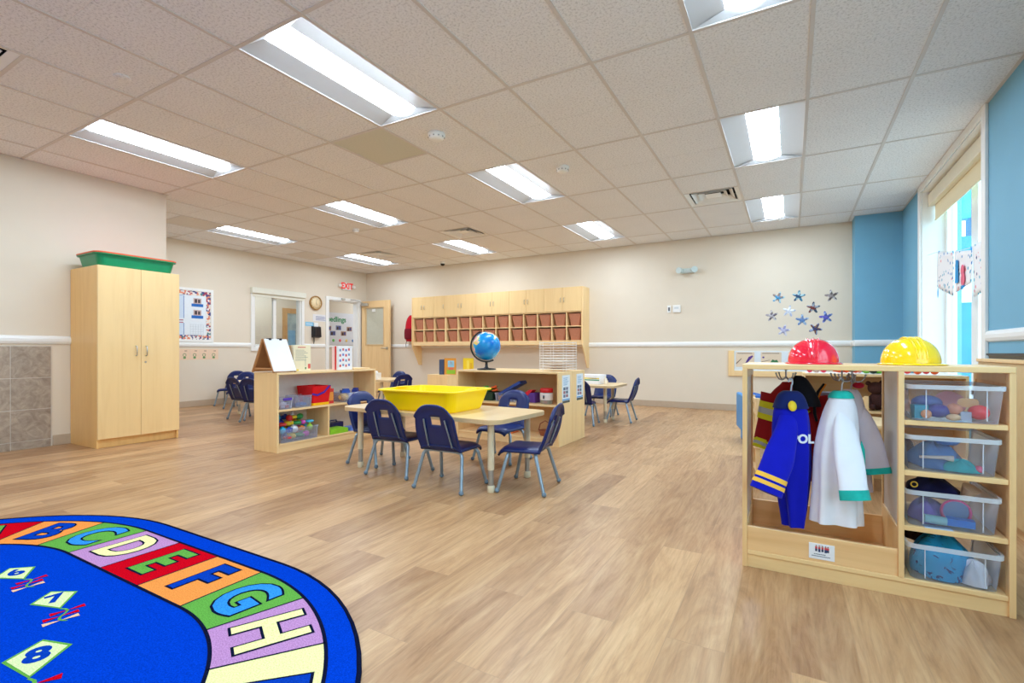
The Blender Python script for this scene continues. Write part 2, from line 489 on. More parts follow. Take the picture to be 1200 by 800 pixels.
struct(MB().box(WR - 0.01, WR, YR, 8.17, 0, BH).build('baseboard_right', M_BASE, bevel=0.004))
struct(MB().box(CX0, CX0 + 0.01, YN, 11.3, 0, BH).build('baseboard_corridor', M_BASE))

# ------------------------------------------------------------------ stone tiles below the rail on the near left wall
m = MB()
edges = [1.985 - 0.295 * i for i in range(15)]
for a, b in zip(edges, edges[1:]):
    for z0, z1 in ((0.0, 0.075), (0.08, 0.378), (0.384, 0.685), (0.691, 0.995)):
        m.box(WN + 0.002, WN + 0.012, b + 0.005, a, z0, z1)
ts = m.build('trim_stone_tiles', M_STONE, bevel=0.0015); struct(ts)
g = MB().box(WN, WN + 0.009, edges[-1], 1.99, 0, 1.0).build('grout', mat('pale_grout', (214, 206, 196), rough=0.8), ts)

# ------------------------------------------------------------------ window in the right wall
W = thing('window_1', None, None); struct(W)
m = MB()
c0, c1 = WR - 0.022, WR
m.box(c0, c1, RY0 - 0.09, RY0, RZ0 - 0.1, RZ1 + 0.065).box(c0, c1, RY1, RY1 + 0.09, RZ0 - 0.1, RZ1 + 0.065)
m.box(c0, c1, RY0, RY1, RZ1, RZ1 + 0.065).box(c0, c1, RY0, RY1, RZ0 - 0.1, RZ0)
m.build('casing', M_TRIM, W, bevel=0.004)
m = MB(); d = 0.012
m.box(WR, WR + 0.3, RY1 - d, RY1, RZ0, RZ1).box(WR, WR + 0.3, RY0, RY0 + d, RZ0, RZ1).box(WR, WR + 0.3, RY0 + d, RY1 - d, RZ1 - d, RZ1)
m.build('reveal', M_TRIM, W)
MB().box(WR - 0.04, WR + 0.3, RY0, RY1, RZ0 - 0.002, RZ0 + 0.022).build('sill', M_TRIM, W, bevel=0.004)
m = MB(); f0, f1 = WR + 0.2, WR + 0.26
for y, w in ((RY0 + d, 0.07), (RY1 - d - 0.07, 0.07), (5.98, 0.19)): m.box(f0, f1, y, y + w, RZ0, RZ1)
m.box(f0, f1, RY0 + d, RY1 - d, RZ0, RZ0 + 0.07).box(f0, f1, RY0 + d, RY1 - d, RZ1 - 0.08, RZ1 - d)
m.build('sash', M_TRIM, W, bevel=0.004)
def glass_mat(name, tint, strength):
    k = NT(name)
    tr = k.n('ShaderNodeBsdfTransparent'); tr.inputs[0].default_value = (*tint, 1)
    gl = k.n('ShaderNodeBsdfGlossy'); gl.inputs['Roughness'].default_value = 0.02
    mx = k.n('ShaderNodeMixShader'); mx.inputs[0].default_value = strength
    k.l(tr.outputs[0], mx.inputs[1]); k.l(gl.outputs[0], mx.inputs[2]); k.l(mx.outputs[0], k.out.inputs[0])
    return k.mat
M_GLASS = glass_mat('window_glass', (0.80, 0.93, 0.97), 0.06)
MB().box(f0 + 0.027, f0 + 0.033, RY0 + 0.08, RY1 - 0.08, RZ0 + 0.06, RZ1 - 0.07).build('pane', M_GLASS, W)

W = thing('window_added', None, None); struct(W)  # unseen opening, added for its daylight on ceiling and blue wall
m = MB()
m.box(WR - 0.022, WR, QY0 - 0.09, QY0, RZ0 - 0.1, RZ1 + 0.065).box(WR - 0.022, WR, QY1, QY1 + 0.09, RZ0 - 0.1, RZ1 + 0.065).box(WR - 0.022, WR, QY0, QY1, RZ1, RZ1 + 0.065).box(WR - 0.022, WR, QY0, QY1, RZ0 - 0.1, RZ0)
m.build('casing', M_TRIM, W, bevel=0.004)
m = MB()
for y in (QY0, QY0 + 1.17, QY0 + 2.36, QY1 - 0.07): m.box(f0, f1, y, y + 0.07, RZ0, RZ1)
m.box(f0, f1, QY0, QY1, RZ0, RZ0 + 0.07).box(f0, f1, QY0, QY1, RZ1 - 0.07, RZ1)
m.build('sash', M_TRIM, W, bevel=0.004)
MB().box(f0 + 0.027, f0 + 0.033, QY0 + 0.05, QY1 - 0.05, RZ0 + 0.06, RZ1 - 0.06).build('pane', M_GLASS, W)

# roller blind in the reveal
M_BLIND = mat('cream_blind_fabric', (236, 224, 190), rough=0.8, var=0.03, scale=200)
bl = thing('roller_blind', 'cream roller blind half lowered at the top of the tall window', 'blind', (WR + 0.11, (RY0 + RY1) / 2, 2.56))
hw = (RY1 - RY0) / 2 - 0.02
MB().prism([(-0.06, 0), (0.05, 0), (0.05, 0.155), (-0.04, 0.155), (-0.06, 0.13)], -hw, hw, 'xz').build('cassette', mat('cream_blind_box', (232, 222, 196), rough=0.4, var=0.02), bl, bevel=0.004)
MB().box(-0.003, 0.003, -hw + 0.03, hw - 0.03, -0.16, 0.01).build('fabric', M_BLIND, bl)
MB().cyl((0, -hw + 0.03, -0.16), (0, hw - 0.03, -0.16), 0.01).build('hem_bar', M_BLIND, bl)

# neighbouring building and ground outside
gr = MB().box(1.7, 40, -10, 40, -0.3, -0.1).build('ground_outside', mat('pale_concrete_outside', (200, 205, 205), rough=0.9)); struct(gr)
bo = thing('building', 'blue framed building seen through the tall window', 'building', (5.0, 19.5, -0.1))
M_BB = mat('blue_cladding', (58, 158, 200), rough=0.4, var=0.08, scale=1.5); M_BD = mat('deep_blue_glazing', (40, 130, 175), rough=0.15, var=0.15, scale=0.8)
MB().box(-0.95, -0.62, 0, 4, 0, 9).build('tower', M_BB, bo)
MB().box(-0.62, -0.43, -0.4, 0, 4.95, 5.75).build('sign_box', M_BB, bo)
MB().box(-0.62, 3.2, -0.2, 3, 3.85, 4.45).build('canopy', M_BD, bo)
MB().box(-0.62, 3.2, 0.6, 3, 0.0, 2.55).build('low_wall', M_BB, bo)
m = MB()
m.box(-0.22, 0.3, -0.1, 1.0, 4.45, 9)
for x in (-0.1, 1.1, 2.0, 2.9): m.box(x, x + 0.10, -0.1, 0.05, 0, 3.85)
m.build('posts', M_BD, bo)
for z in (1.3, 4.3): MB().box(-0.97, -0.72, -0.03, 0, z, z + 1.4).build('glazing_band', M_BD, bo)

# ------------------------------------------------------------------ interior window and doorway in the far left wall
W = thing('window_2', None, None); struct(W)
m = MB(); c0, c1 = WL, WL + 0.025
m.box(c0, c1, WY0 - 0.06, WY0, WZ0 - 0.07, WZ1).box(c0, c1, WY1, WY1 + 0.06, WZ0 - 0.07, WZ1).box(c0, c1, WY0, WY1, WZ0 - 0.07, WZ0)
m.build('casing', M_TRIM, W, bevel=0.004)
m = MB(); x0, x1 = WL - 0.12, WL
m.box(x0, x1, WY0, WY0 + 0.03, WZ0, WZ1).box(x0, x1, WY1 - 0.03, WY1, WZ0, WZ1).box(x0, x1, WY0, WY1, WZ0, WZ0 + 0.03).box(x0, x1, WY0, WY1, WZ1 - 0.03, WZ1)
m.box(WL - 0.08, WL - 0.03, 6.09, 6.15, WZ0, WZ1)
m.build('sash', M_TRIM, W, bevel=0.003)
MB().box(WL - 0.062, WL - 0.056, WY0 + 0.03, WY1 - 0.03, WZ0 + 0.03, WZ1 - 0.03).build('pane', glass_mat('clear_inner_glass', (0.93, 0.95, 0.94), 0.05), W)
m = MB().box(WL, WL + 0.075, WY0 - 0.07, WY1 + 0.07, 2.045, 2.15).box(WL + 0.01, WL + 0.035, WY0 - 0.04, WY1 + 0.04, 1.985, 2.045)
tag(m.build('shade_cassette', mat('offwhite_shade', (230, 228, 214), rough=0.5, var=0.02), bevel=0.004), 'off-white rolled up shade box above the interior window', 'blind')

D = thing('door_1', None, None); struct(D)
m = MB(); c1 = WL + 0.025
m.box(WL, c1, DY0 - 0.08, DY0, 0, DZ + 0.07).box(WL, c1, DY1, DY1 + 0.08, 0, DZ + 0.07).box(WL, c1, DY0, DY1, DZ, DZ + 0.07)
m.box(WL - 0.12, WL, DY0, DY0 + 0.02, 0, DZ).box(WL - 0.12, WL, DY1 - 0.02, DY1, 0, DZ).box(WL - 0.12, WL, DY0, DY1, DZ - 0.02, DZ)
m.build('door_frame', M_TRIM, D, bevel=0.004)
# the leaf stands open, swung back along the back wall
M_DOOR = wood('pale_maple_door', (238, 202, 148), 'z', 0.4, 0.07)
LY = 8.30
m = MB()
x0, x1 = WL + 0.06, WL + 0.93
gx0, gx1, gz0, gz1 = x0 + 0.135, x1 - 0.18, 1.10, 1.945
m.box(x0, gx0, LY, LY + 0.045, 0.01, 2.11).box(gx1, x1, LY, LY + 0.045, 0.01, 2.11).box(gx0, gx1, LY, LY + 0.045, 0.01, gz0).box(gx0, gx1, LY, LY + 0.045, gz1, 2.11)
m.build('door_leaf', M_DOOR, D, bevel=0.003)
lf = MB().box(gx0, gx1, LY + 0.018, LY + 0.026, gz0, gz1).build('door_glass', mat('grey_green_wired_glass', (196, 194, 176), rough=0.12, var=0.03), D)
m = MB().box(gx0 - 0.02, gx1 + 0.02, LY - 0.008, LY, gz0 - 0.03, gz0).box(gx0 - 0.02, gx1 + 0.02, LY - 0.008, LY, gz1, gz1 + 0.02)
m.box(gx0 - 0.02, gx0, LY - 0.008, LY, gz0, gz1).box(gx1, gx1 + 0.02, LY - 0.008, LY, gz0, gz1)
m.build('glazing_bead', wood('maple_bead', (216, 182, 134), 'z'), D)
M_CHROME = mat('brushed_nickel', (190, 184, 172), rough=0.3, metal=0.9, var=0.02)
m = MB().cyl((x1 - 0.07, LY - 0.005, 1.01), (x1 - 0.07, LY, 1.01), 0.032).tube([(x1 - 0.07, LY, 1.01), (x1 - 0.07, LY - 0.05, 1.01), (x1 - 0.2, LY - 0.055, 1.01)], 0.011)
m.build('door_handle', M_CHROME, D)
m = MB().box(x0 + 0.02, x0 + 0.22, LY - 0.05, LY, 2.0, 2.06)
m.tube([(x0 + 0.1, LY - 0.04, 2.06), (WL + 0.2, LY - 0.35, 2.11), (WL + 0.02, 8.0, 2.13)], 0.009)
m.box(WL + 0.025, WL + 0.05, 7.72, 7.82, 2.1, 2.14)
m.build('door_closer', mat('grey_metal_arm', (200, 198, 192), rough=0.4, metal=0.6), D)
MB().box(gx0 + 0.2, gx0 + 0.28, LY - 0.006, LY + 0.019, gz1 - 0.09, gz1 - 0.03).build('glass_sticker', M_WHITE, D)

# corridor door with a glass pane, and the corridor's ceiling light
D2 = thing('door_2', None, None); struct(D2)
M_OAK = wood('tan_oak_frame', (206, 160, 108), 'z', 0.4, 0.1)
X = CX0
m = MB().box(X, X + 0.03, 7.5, 7.62, 0, 1.98).box(X, X + 0.03, 8.32, 8.44, 0, 1.98).box(X, X + 0.03, 7.62, 8.32, 1.86, 1.98).box(X, X + 0.03, 7.62, 8.32, 0, 0.75)
m.build('door_frame', M_OAK, D2, bevel=0.003)
MB().box(X, X + 0.012, 7.62, 8.32, 0.75, 1.86).build('door_glass', mat('blue_grey_glass', (168, 190, 196), rough=0.15, var=0.25, scale=4), D2)
MB().box(X + 0.012, X + 0.016, 7.66, 7.84, 0.9, 1.45).build('blue_panel', mat('light_blue_panel', (120, 180, 220), rough=0.3), D2)

# ================================================================== ceiling fittings
M_LAMP = emitter('lit_lamp_lens', LAMP_COLOR, LAMP_STRENGTH)
M_REFL = mat('satin_white_reflector', (196, 200, 204), rough=0.35, var=0.01)
def light_meshes(t):
    hx, hy = 0.293, 0.598
    m = MB().box(-0.305, 0.305, -0.61, 0.61, 0.10, 0.112)
    m.box(-0.305, -hx, -0.61, 0.61, 0, 0.10).box(hx, 0.305, -0.61, 0.61, 0, 0.10).box(-hx, hx, -0.61, -hy, 0, 0.10).box(-hx, hx, hy, 0.61, 0, 0.10)
    m.build('housing', M_WHITE, t)
    for s in (-1, 1):
        MB().grid(lambda u, v: (s * (hx - u * 0.178), -hy + v * 2 * hy, 0.003 + 0.026 * sin(u * pi / 2)), 6, 1).build('reflector', M_REFL, t)
    a = 0.115
    lens = MB().grid(lambda u, v: (-a + 2 * a * u, -hy + 0.05 + v * (2 * hy - 0.1), 0.029 - 0.027 * sin(pi * u)), 10, 1)
    lens.build('lamp_lens', M_LAMP, t)
    for s in (-1, 1):
        MB().add([(-hx, s * hy, 0.003), (hx, s * hy, 0.003), (a, s * (hy - 0.05), 0.029), (-a, s * (hy - 0.05), 0.029)], [(0, 1, 2, 3)]).build('end_plate', M_REFL, t)
LLAB = {
 (-3, 0): 'large recessed ceiling light whose near corner touches the square grey-green ceiling panel',
 (1, 0): 'recessed ceiling light cut off by the top edge, nearest the camera of the window row',
 (1, 2): 'recessed ceiling light of the window row just before the wide supply vent',
 (1, 4): 'recessed ceiling light of the window row close to the back wall and starfish cutouts',
 (-3, 2): 'recessed ceiling light between the two round smoke detectors',
 (-3, 4): 'recessed ceiling light above the right end of the wall cubbies',
 (-7, 0): 'recessed ceiling light above the tall maple cabinet',
 (-7, 2): 'recessed ceiling light before the small sprinkler head, over the left low shelf',
 (-7, 4): 'recessed ceiling light just behind a square vent, nearest the dome camera',
 (-11, 2): 'recessed ceiling light above the bulletin board near the far left wall',
 (-11, 4): 'smallest looking recessed ceiling light near the exit sign corner',
 (1, -2): 'added unseen recessed ceiling light on the window side beyond the top edge',
 (-3, -2): 'added unseen recessed ceiling light over the right half of the alphabet rug',
 (-7, -2): 'added unseen recessed ceiling light over the left end of the alphabet rug'}
first = None
for i, j in LIGHTS:
    loc = (gx(i) + 0.305, gy(j) + 0.61, CEIL)
    if first is None:
        first = thing('ceiling_light', LLAB[(i, j)], 'ceiling light', loc, 0, 'recessed ceiling lights'); light_meshes(first)
    else: dup(first, loc, 0, LLAB[(i, j)])
# corridor lamps; the far one is added, unseen, to brighten the sign
cl = thing('ceiling_light', 'ceiling light strip in the corridor seen through the interior window', 'ceiling light', (-9.75, 6.55, CEIL - 0.115), 0); light_meshes(cl)
dup(cl, (-9.75, 10.45, CEIL - 0.115), 0, 'added ceiling light at the far end of the corridor, hidden by the wall')

M_DARK = mat('dark_duct', (40, 40, 42), rough=0.8)
def vent_meshes(t):
    m = MB(); o = 0.3
    m.box(-o, o, -o, o, 0.10, 0.11)
    m.build('duct', M_DARK, t)
    m = MB()
    for k, (a, b, z0, z1) in enumerate(((0.300, 0.245, -0.002, 0.012), (0.225, 0.175, 0.004, 0.05), (0.155, 0.105, 0.012, 0.06))):
        for q in range(4):
            M = Matrix.Rotation(q * pi / 2, 4, 'Z')
            m.add([tuple(M @ Vector(v)) for v in ((-a, -a, z0), (a, -a, z0), (b, -b, z1), (-b, -b, z1), (-a, -a, z0 + 0.004), (a, -a, z0 + 0.004), (b, -b, z1 + 0.004), (-b, -b, z1 + 0.004))],
                  [(0, 1, 2, 3), (4, 5, 6, 7), (0, 1, 5, 4), (2, 3, 7, 6)])
    m.box(-0.085, 0.085, -0.085, 0.085, 0.02, 0.024)
    m.build('louvre_cone', M_WHITE, t)
VLAB = {(0, 7): 'square white supply vent on the ceiling just before the window row light', (-6, 7): 'square ceiling vent before the light nearest the dome camera',
        (-10, 8): 'square ceiling vent closest to the exit sign', (-6, -2): 'large square ceiling vent cut off by the left edge above the rug'}
first = None
for i, h in VENTS:
    loc = (gx(i) + 0.305, GY + 0.61 * h + 0.305, CEIL)
    if first is None:
        first = thing('ceiling_vent', VLAB[(i, h)], 'vent', loc, 0, 'square ceiling vents'); vent_meshes(first)
    else: dup(first, loc, 0, VLAB[(i, h)])
M_PAN = [mat('sage_ceiling_panel', (212, 210, 194), rough=0.8, var=0.03, scale=60), mat('grey_ceiling_panel', (222, 216, 208), rough=0.8, var=0.03, scale=60)]
PL = ['square grey-green ceiling panel at the corner of the large light', 'square grey ceiling panel before the light above the bulletin board', 'square grey ceiling panel above the clock']
for k, (i, h) in enumerate(PANELS):
    x0, y0 = max(gx(i), WL) + 0.01, GY + 0.61 * h + 0.01
    tag(MB().box(x0, gx(i + 1) - 0.01, y0, y0 + 0.59, CEIL - 0.001, CEIL + 0.015).build('ceiling_panel', M_PAN[min(k, 1)]), PL[k], 'ceiling panel')

def detector(loc, r, label, name='smoke_detector', cat='smoke detector'):
    t = thing(name, label, cat, loc)
    MB().lathe([(r * 0.95, 0.0), (r, -0.008), (r, -0.018), (r * 0.9, -0.024)], n=28).build('base', M_WHITE, t)
    MB().lathe([(r * 0.9, -0.024), (r * 0.86, -0.04), (r * 0.6, -0.052), (r * 0.1, -0.055)], n=28).build('cover', M_WHITE, t)
    m = MB()
    for k in range(10):
        q = 2 * pi * k / 10
        m.cyl((r * 0.86 * cos(q), r * 0.86 * sin(q), -0.037), (r * 0.9 * cos(q), r * 0.9 * sin(q), -0.028), 0.006, n=6)
    m.build('slots', mat('grey_slot', (150, 150, 150), rough=0.6), t)
    return t
detector((-2.63, 3.32, CEIL), 0.075, 'round white smoke detector beside the large ceiling light')
detector((-2.0, 4.55, CEIL), 0.065, 'round white smoke detector right of the middle ceiling light')
detector((-5.74, 5.30, CEIL), 0.05, 'small white sprinkler cover behind the light over the left shelf', 'sprinkler_cover', 'sprinkler')
tag(MB().lathe([(0.048, 0), (0.05, -0.004), (0.045, -0.007), (0.002, -0.008)], (0, 0, 0), 28).build('ceiling_sprinkler', M_TILE, loc=(-3.93, 1.58, CEIL - 0.0005)), 'flat round sprinkler cap on the ceiling left of the large light', 'sprinkler')
t = thing('dome_camera', 'small dome camera with a black eye on the ceiling above the cubbies', 'camera', (-6.3, 8.16, CEIL))
MB().lathe([(0.06, 0), (0.06, -0.03), (0.05, -0.04)], n=20).build('mount', M_WHITE, t)
MB().lathe([(0.045, -0.04), (0.042, -0.062), (0.028, -0.08), (0.004, -0.087)], n=20).build('dome', mat('black_dome', (14, 14, 18), rough=0.1), t)

# ================================================================== the alphabet rug
rc, rcy, half, ro, rbo, rbi = -2.435, 0.18, 0.485, 1.2, 1.105, 0.78
def stadium(r, n=40):
    out = []
    for s, a0 in ((1, -90), (-1, 90)):
        for i in range(n + 1):
            q = R(a0 + 180 * i / n); out.append((rc + s * half + r * cos(q), rcy + r * sin(q)))
    return out
def pile(name, rgb): return mat(name, rgb, rough=0.95, var=0.30, scale=230, bump=0.5, bscale=500, spec=0.0, sheen=0.0)
RUG = [pile('rug_blue', (4, 60, 186)), pile('rug_black', (18, 24, 50)), pile('rug_red', (196, 8, 28)), pile('rug_orange', (248, 146, 72)), pile('rug_green', (98, 164, 70)),
       pile('rug_lilac', (184, 136, 186)), pile('rug_cream', (250, 244, 164)), pile('rug_sky', (52, 140, 220)), pile('rug_royal', (12, 60, 170)), pile('rug_pale_green', (214, 240, 170)),
       pile('rug_peach', (250, 190, 150))]
Zr = 0.012
m = MB().prism(stadium(ro), 0.0005, Zr, 'xy', 0)
edge = [(x, y, 0.007) for x, y in stadium(ro)]
m.tube(edge, 0.0085, 8, 1, closed=True)
def at(s, r, n=5.0):
    """point on the band: s counts letters from the middle of the far straight side, clockwise; r is the radius of the band there"""
    # perimeter: 3 straight letters, then 10 per round end
    s = s % 26
    w = 2 * half / 3
    if s <= 1.5: return (rc + s * w, rcy + r)
    if s <= 11.5:
        q = pi / 2 - (s - 1.5) / 10 * pi; return (rc + half + r * cos(q), rcy + r * sin(q))
    if s <= 14.5: return (rc + half - (s - 11.5) * w, rcy - r)
    if s <= 24.5:
        q = -pi / 2 - (s - 14.5) / 10 * pi; return (rc - half + r * cos(q), rcy + r * sin(q))
    return (rc - half + (s - 24.5) * w, rcy + r)
def normal_at(s):
    a, b = at(s, 0.5), at(s, 1.0); d = Vector((b[0] - a[0], b[1] - a[1], 0)); return d.normalized()
cols = {'A': 2, 'B': 3, 'C': 4, 'D': 5, 'E': 2, 'F': 3, 'G': 4, 'H': 5, 'I': 6}
lets = {'A': 4, 'B': 8, 'C': 7, 'D': 6, 'E': 4, 'F': 8, 'G': 7, 'H': 6, 'I': 8}
seqc, seql = [2, 3, 4, 5, 6], [4, 8, 7, 6, 8]
z1 = Zr + 0.0008
def dark_line(p, q, w=0.007, z=z1 + 0.0006):
    d = Vector((q[0] - p[0], q[1] - p[1])); n2 = Vector((-d.y, d.x)).normalized() * w / 2
    m.quad((p[0] + n2.x, p[1] + n2.y, z), (q[0] + n2.x, q[1] + n2.y, z), (q[0] - n2.x, q[1] - n2.y, z), (p[0] - n2.x, p[1] - n2.y, z), 1)
for k, ch in enumerate('ABCDEFGHIJKLMNOPQRSTUVWXYZ'):
    s = (k - 4)                       # E sits in the middle of the far straight side
    c = cols.get(ch, seqc[k % 5]); lc = lets.get(ch, seql[k % 5])
    N = 8
    outer = [at(s - 0.5 + i / N, rbo) for i in range(N + 1)]; inner = [at(s - 0.5 + i / N, rbi) for i in range(N + 1)]
    m.add([(x, y, z1) for x, y in inner + outer], [(i, i + 1, N + 2 + i, N + 1 + i) for i in range(N)], c)
    dark_line(inner[0], outer[0])
    for i in range(N):
        dark_line(inner[i], inner[i + 1], 0.012); dark_line(outer[i], outer[i + 1], 0.012)
    up = normal_at(s); right = Vector((up.y, -up.x, 0)); p = at(s, (rbo + rbi) / 2)
    M = frame_m((p[0], p[1], z1 + 0.0008), right * 1.0, up * 1.12)
    put_text(m, ch, 0.27, M, 1, bold=0.016)
    M = frame_m((p[0], p[1], z1 + 0.0016), right * 1.0, up * 1.12)
    put_text(m, ch, 0.27, M, lc, bold=0.008)
# numbered kites in a ring
def kite(cx, cy, ang, num, size=1.0, tail=True, bend=1):
    ex = Vector((cos(ang), sin(ang), 0)) * size; ey = Vector((-sin(ang), cos(ang), 0)) * size
    P = lambda a, b, z: tuple(Vector((cx, cy, z)) + ex * a + ey * b)
    for pts, mi, z in (([(0, 0.125), (-0.085, 0.03), (0, -0.125), (0.085, 0.03)], 4, z1), ([(0, 0.112), (-0.073, 0.028), (0, -0.11), (0.073, 0.028)], 9, z1 + 0.0005)):
        m.add([P(a, b, z) for a, b in pts], [(0, 1, 2, 3)], mi)
    put_text(m, num, 0.13, frame_m(P(0, 0.015, z1 + 0.001), ex, ey), 8, bold=0.006)
    if tail:
        pts = [(0.02 * sin(i * 0.9) * bend, -0.125 - 0.022 * i) for i in range(8)]
        for a, b in zip(pts, pts[1:]):
            m.add([P(a[0] - 0.005, a[1], z1), P(a[0] + 0.005, a[1], z1), P(b[0] + 0.005, b[1], z1), P(b[0] - 0.005, b[1], z1)], [(0, 1, 2, 3)], 4)
        for i, mi in ((2, 2), (4, 2), (6, 10)):
            a, b = pts[i]
            for sgn in (-1, 1):
                m.add([P(a, b, z1 + 0.0005), P(a + sgn * 0.06, b + 0.018, z1 + 0.0005), P(a + sgn * 0.06, b - 0.014, z1 + 0.0005)], [(0, 1, 2)], mi)
kite(-2.835, 0.765, R(88), '6', 0.78)
kite(-2.41, 0.757, R(80), '7', 0.80)
kite(-2.005, 0.585, R(66), '8', 0.95)
kite(-1.78, 0.22, R(70), '9', 0.9); kite(-1.95, -0.2, R(80), '10', 0.9); kite(-3.2, 0.55, R(95), '5', 0.8); kite(-3.4, 0.1, R(95), '4', 0.9); kite(-3.2, -0.3, R(100), '3', 0.9)
kite(-2.47, 0.50, R(85), '1', 0.8)
rug = m.build('rug', RUG)
tag(rug, 'oval blue alphabet rug with coloured letter squares and numbered kites', 'rug')

# ================================================================== furniture
MAPLE = wood('maple_laminate', (246, 212, 156), 'z', 0.35, 0.06)
MAPLE_X = wood('maple_laminate_long', (244, 211, 158), 'x', 0.35, 0.06)
MAPLE_D = wood('maple_laminate_back', (212, 178, 132), 'x', 0.45, 0.06)
CAB = wood('golden_maple', (242, 208, 150), 'z', 0.32, 0.05)
CAB_S = wood('golden_maple_side', (244, 199, 128), 'z', 0.34, 0.06)
PALE_BACK = mat('pale_back_board', (242, 234, 226), rough=0.6, var=0.03)
M_SILVER = mat('satin_silver', (176, 176, 172), rough=0.3, metal=0.7, var=0.02)

# ---- tall cabinet
t = thing('storage_cabinet', 'tall maple cabinet with two closed doors against the near left wall', 'cabinet', (-5.82, 2.505, 0), pi / 2)
w, dp, h = 0.365, 0.615, 1.785
m = MB().box(-w, -w + 0.02, 0.02, dp, 0, h).box(w - 0.02, w, 0.02, dp, 0, h).box(-w + 0.02, w - 0.02, 0.02, dp, h - 0.02, h).box(-w + 0.02, w - 0.02, dp - 0.02, dp, 0.05, h - 0.02).box(-w + 0.02, w - 0.02, 0.03, dp - 0.02, 0.085, 0.105)
m.build('carcass', CAB_S, t, bevel=0.002)
MB().box(-w + 0.02, w - 0.02, 0.05, 0.07, 0, 0.085).build('kick_board', CAB_S, t)
for s in (-1, 1):
    d = MB().box(min(s * 0.0015, s * (w - 0.001)), max(s * 0.0015, s * (w - 0.001)), 0, 0.019, 0.088, h - 0.001).build('door', CAB, t, bevel=0.002)
    MB().tube([(s * 0.045, 0, 0.90), (s * 0.045, -0.024, 0.905), (s * 0.045, -0.028, 0.95), (s * 0.045, -0.024, 0.995), (s * 0.045, 0, 1.0)], 0.005, 8).build('handle', M_SILVER, d)
    if s == 1: MB().cyl((0.04, 0.0, 0.835), (0.04, -0.006, 0.835), 0.009).build('lock', M_SILVER, d)

def tub(mb, hx, hy, hh, taper, r=0.05, wall=0.006, lip=0.02, z0=0.0, m=0):
    """open moulded tub: outer and inner walls, floor and a turned lip"""
    def ring(a, b, z, rr): return [(x, y, z) for x, y in rounded(-a, a, -b, b, rr)]
    R2 = [ring(hx - taper, hy - taper, z0, r), ring(hx - taper * 0.9, hy - taper * 0.9, z0 + 0.01, r), ring(hx - lip, hy - lip, z0 + hh - 0.012, r), ring(hx, hy, z0 + hh - 0.012, r + lip),
          ring(hx, hy, z0 + hh, r + lip), ring(hx - lip - wall, hy - lip - wall, z0 + hh, r), ring(hx - taper - wall, hy - taper - wall, z0 + wall, r)]
    return mb.rings(R2, m, False, True, True)
t = thing('storage_tub', 'green plastic tub with a red-orange lid on top of the tall cabinet', 'tub', (-6.08, 2.50, 1.787), pi / 2)
tub(MB(), 0.37, 0.25, 0.125, 0.045, 0.06).build('tub', mat('green_plastic', (12, 140, 92), rough=0.3), t, bevel=0.002)
lid = MB().prism(rounded(-0.372, 0.372, -0.252, 0.252, 0.08), 0.125, 0.138, 'xy').build('lid', mat('orange_red_plastic', (226, 92, 48), rough=0.4), t, bevel=0.003)
tag(lid, 'red-orange lid')

# ---- low open shelf units
def shelf_unit(name, label, loc, rz, W, D, H, shelves, dividers=(), backmat=None, group=None, top_ext=0.0):
    """front faces local -y; x across; shelves = heights of shelf tops; dividers = (x, z0, z1)"""
    t = thing(name, label, 'shelf', loc, rz, group)
    w = W / 2; k = 0.019
    for s in (-1, 1):
        MB().box(min(s * w, s * (w - k)), max(s * w, s * (w - k)), 0, D, 0, H).build('side_panel', MAPLE, t, bevel=0.002)
    MB().box(-w + k, w - k, 0, D, H - k, H).build('top', MAPLE_X, t, bevel=0.002)
    for z in shelves:
        MB().box(-w + k, w - k, 0.006, D - 0.012, z - k, z).build('shelf', MAPLE_X, t, bevel=0.002)
    MB().box(-w + k, w - k, 0.012, 0.03, 0, shelves[0] - k).build('kick_board', MAPLE_X, t)
    MB().box(-w + k, w - k, D - 0.012, D, 0.02, H - k).build('back_panel', backmat or MAPLE_D, t)
    for x, z0, z1 in dividers:
        MB().box(x - k / 2, x + k / 2, 0.006, D - 0.012, z0, z1).build('divider', MAPLE, t, bevel=0.002)
    return t
LS_X, LS_H = -4.13, 0.745
ls = shelf_unit('toy_shelf', 'low maple shelf with red bin and toy tubs, its end panel toward the tall cabinet', (LS_X, 3.49, 0), pi / 2, 1.24, 0.35, LS_H, (0.08, 0.398), [(-0.03, 0.08, 0.379)], PALE_BACK)
RS_Y, RS_H = 4.41, 0.74
rs = shelf_unit('toy_shelf', 'low maple shelf carrying the globe, its open side toward the yellow bin', ((-3.21 - 1.98) / 2, RS_Y, 0), 0, 1.23, 0.345, RS_H, (0.08, 0.412), [], MAPLE_D)
rs2 = shelf_unit('toy_shelf', 'low maple shelf standing back to back behind the globe shelf', ((-3.21 - 1.98) / 2, RS_Y + 0.345 + 0.004 + 0.345, 0), pi, 1.23, 0.345, RS_H, (0.08, 0.412), [], MAPLE_D)
ss = shelf_unit('toy_shelf', 'small low maple unit with picture books on top, behind the globe shelf', (-4.56, 6.05, 0), -pi / 2, 1.0, 0.36, 0.61, (0.08, 0.34), [], MAPLE)

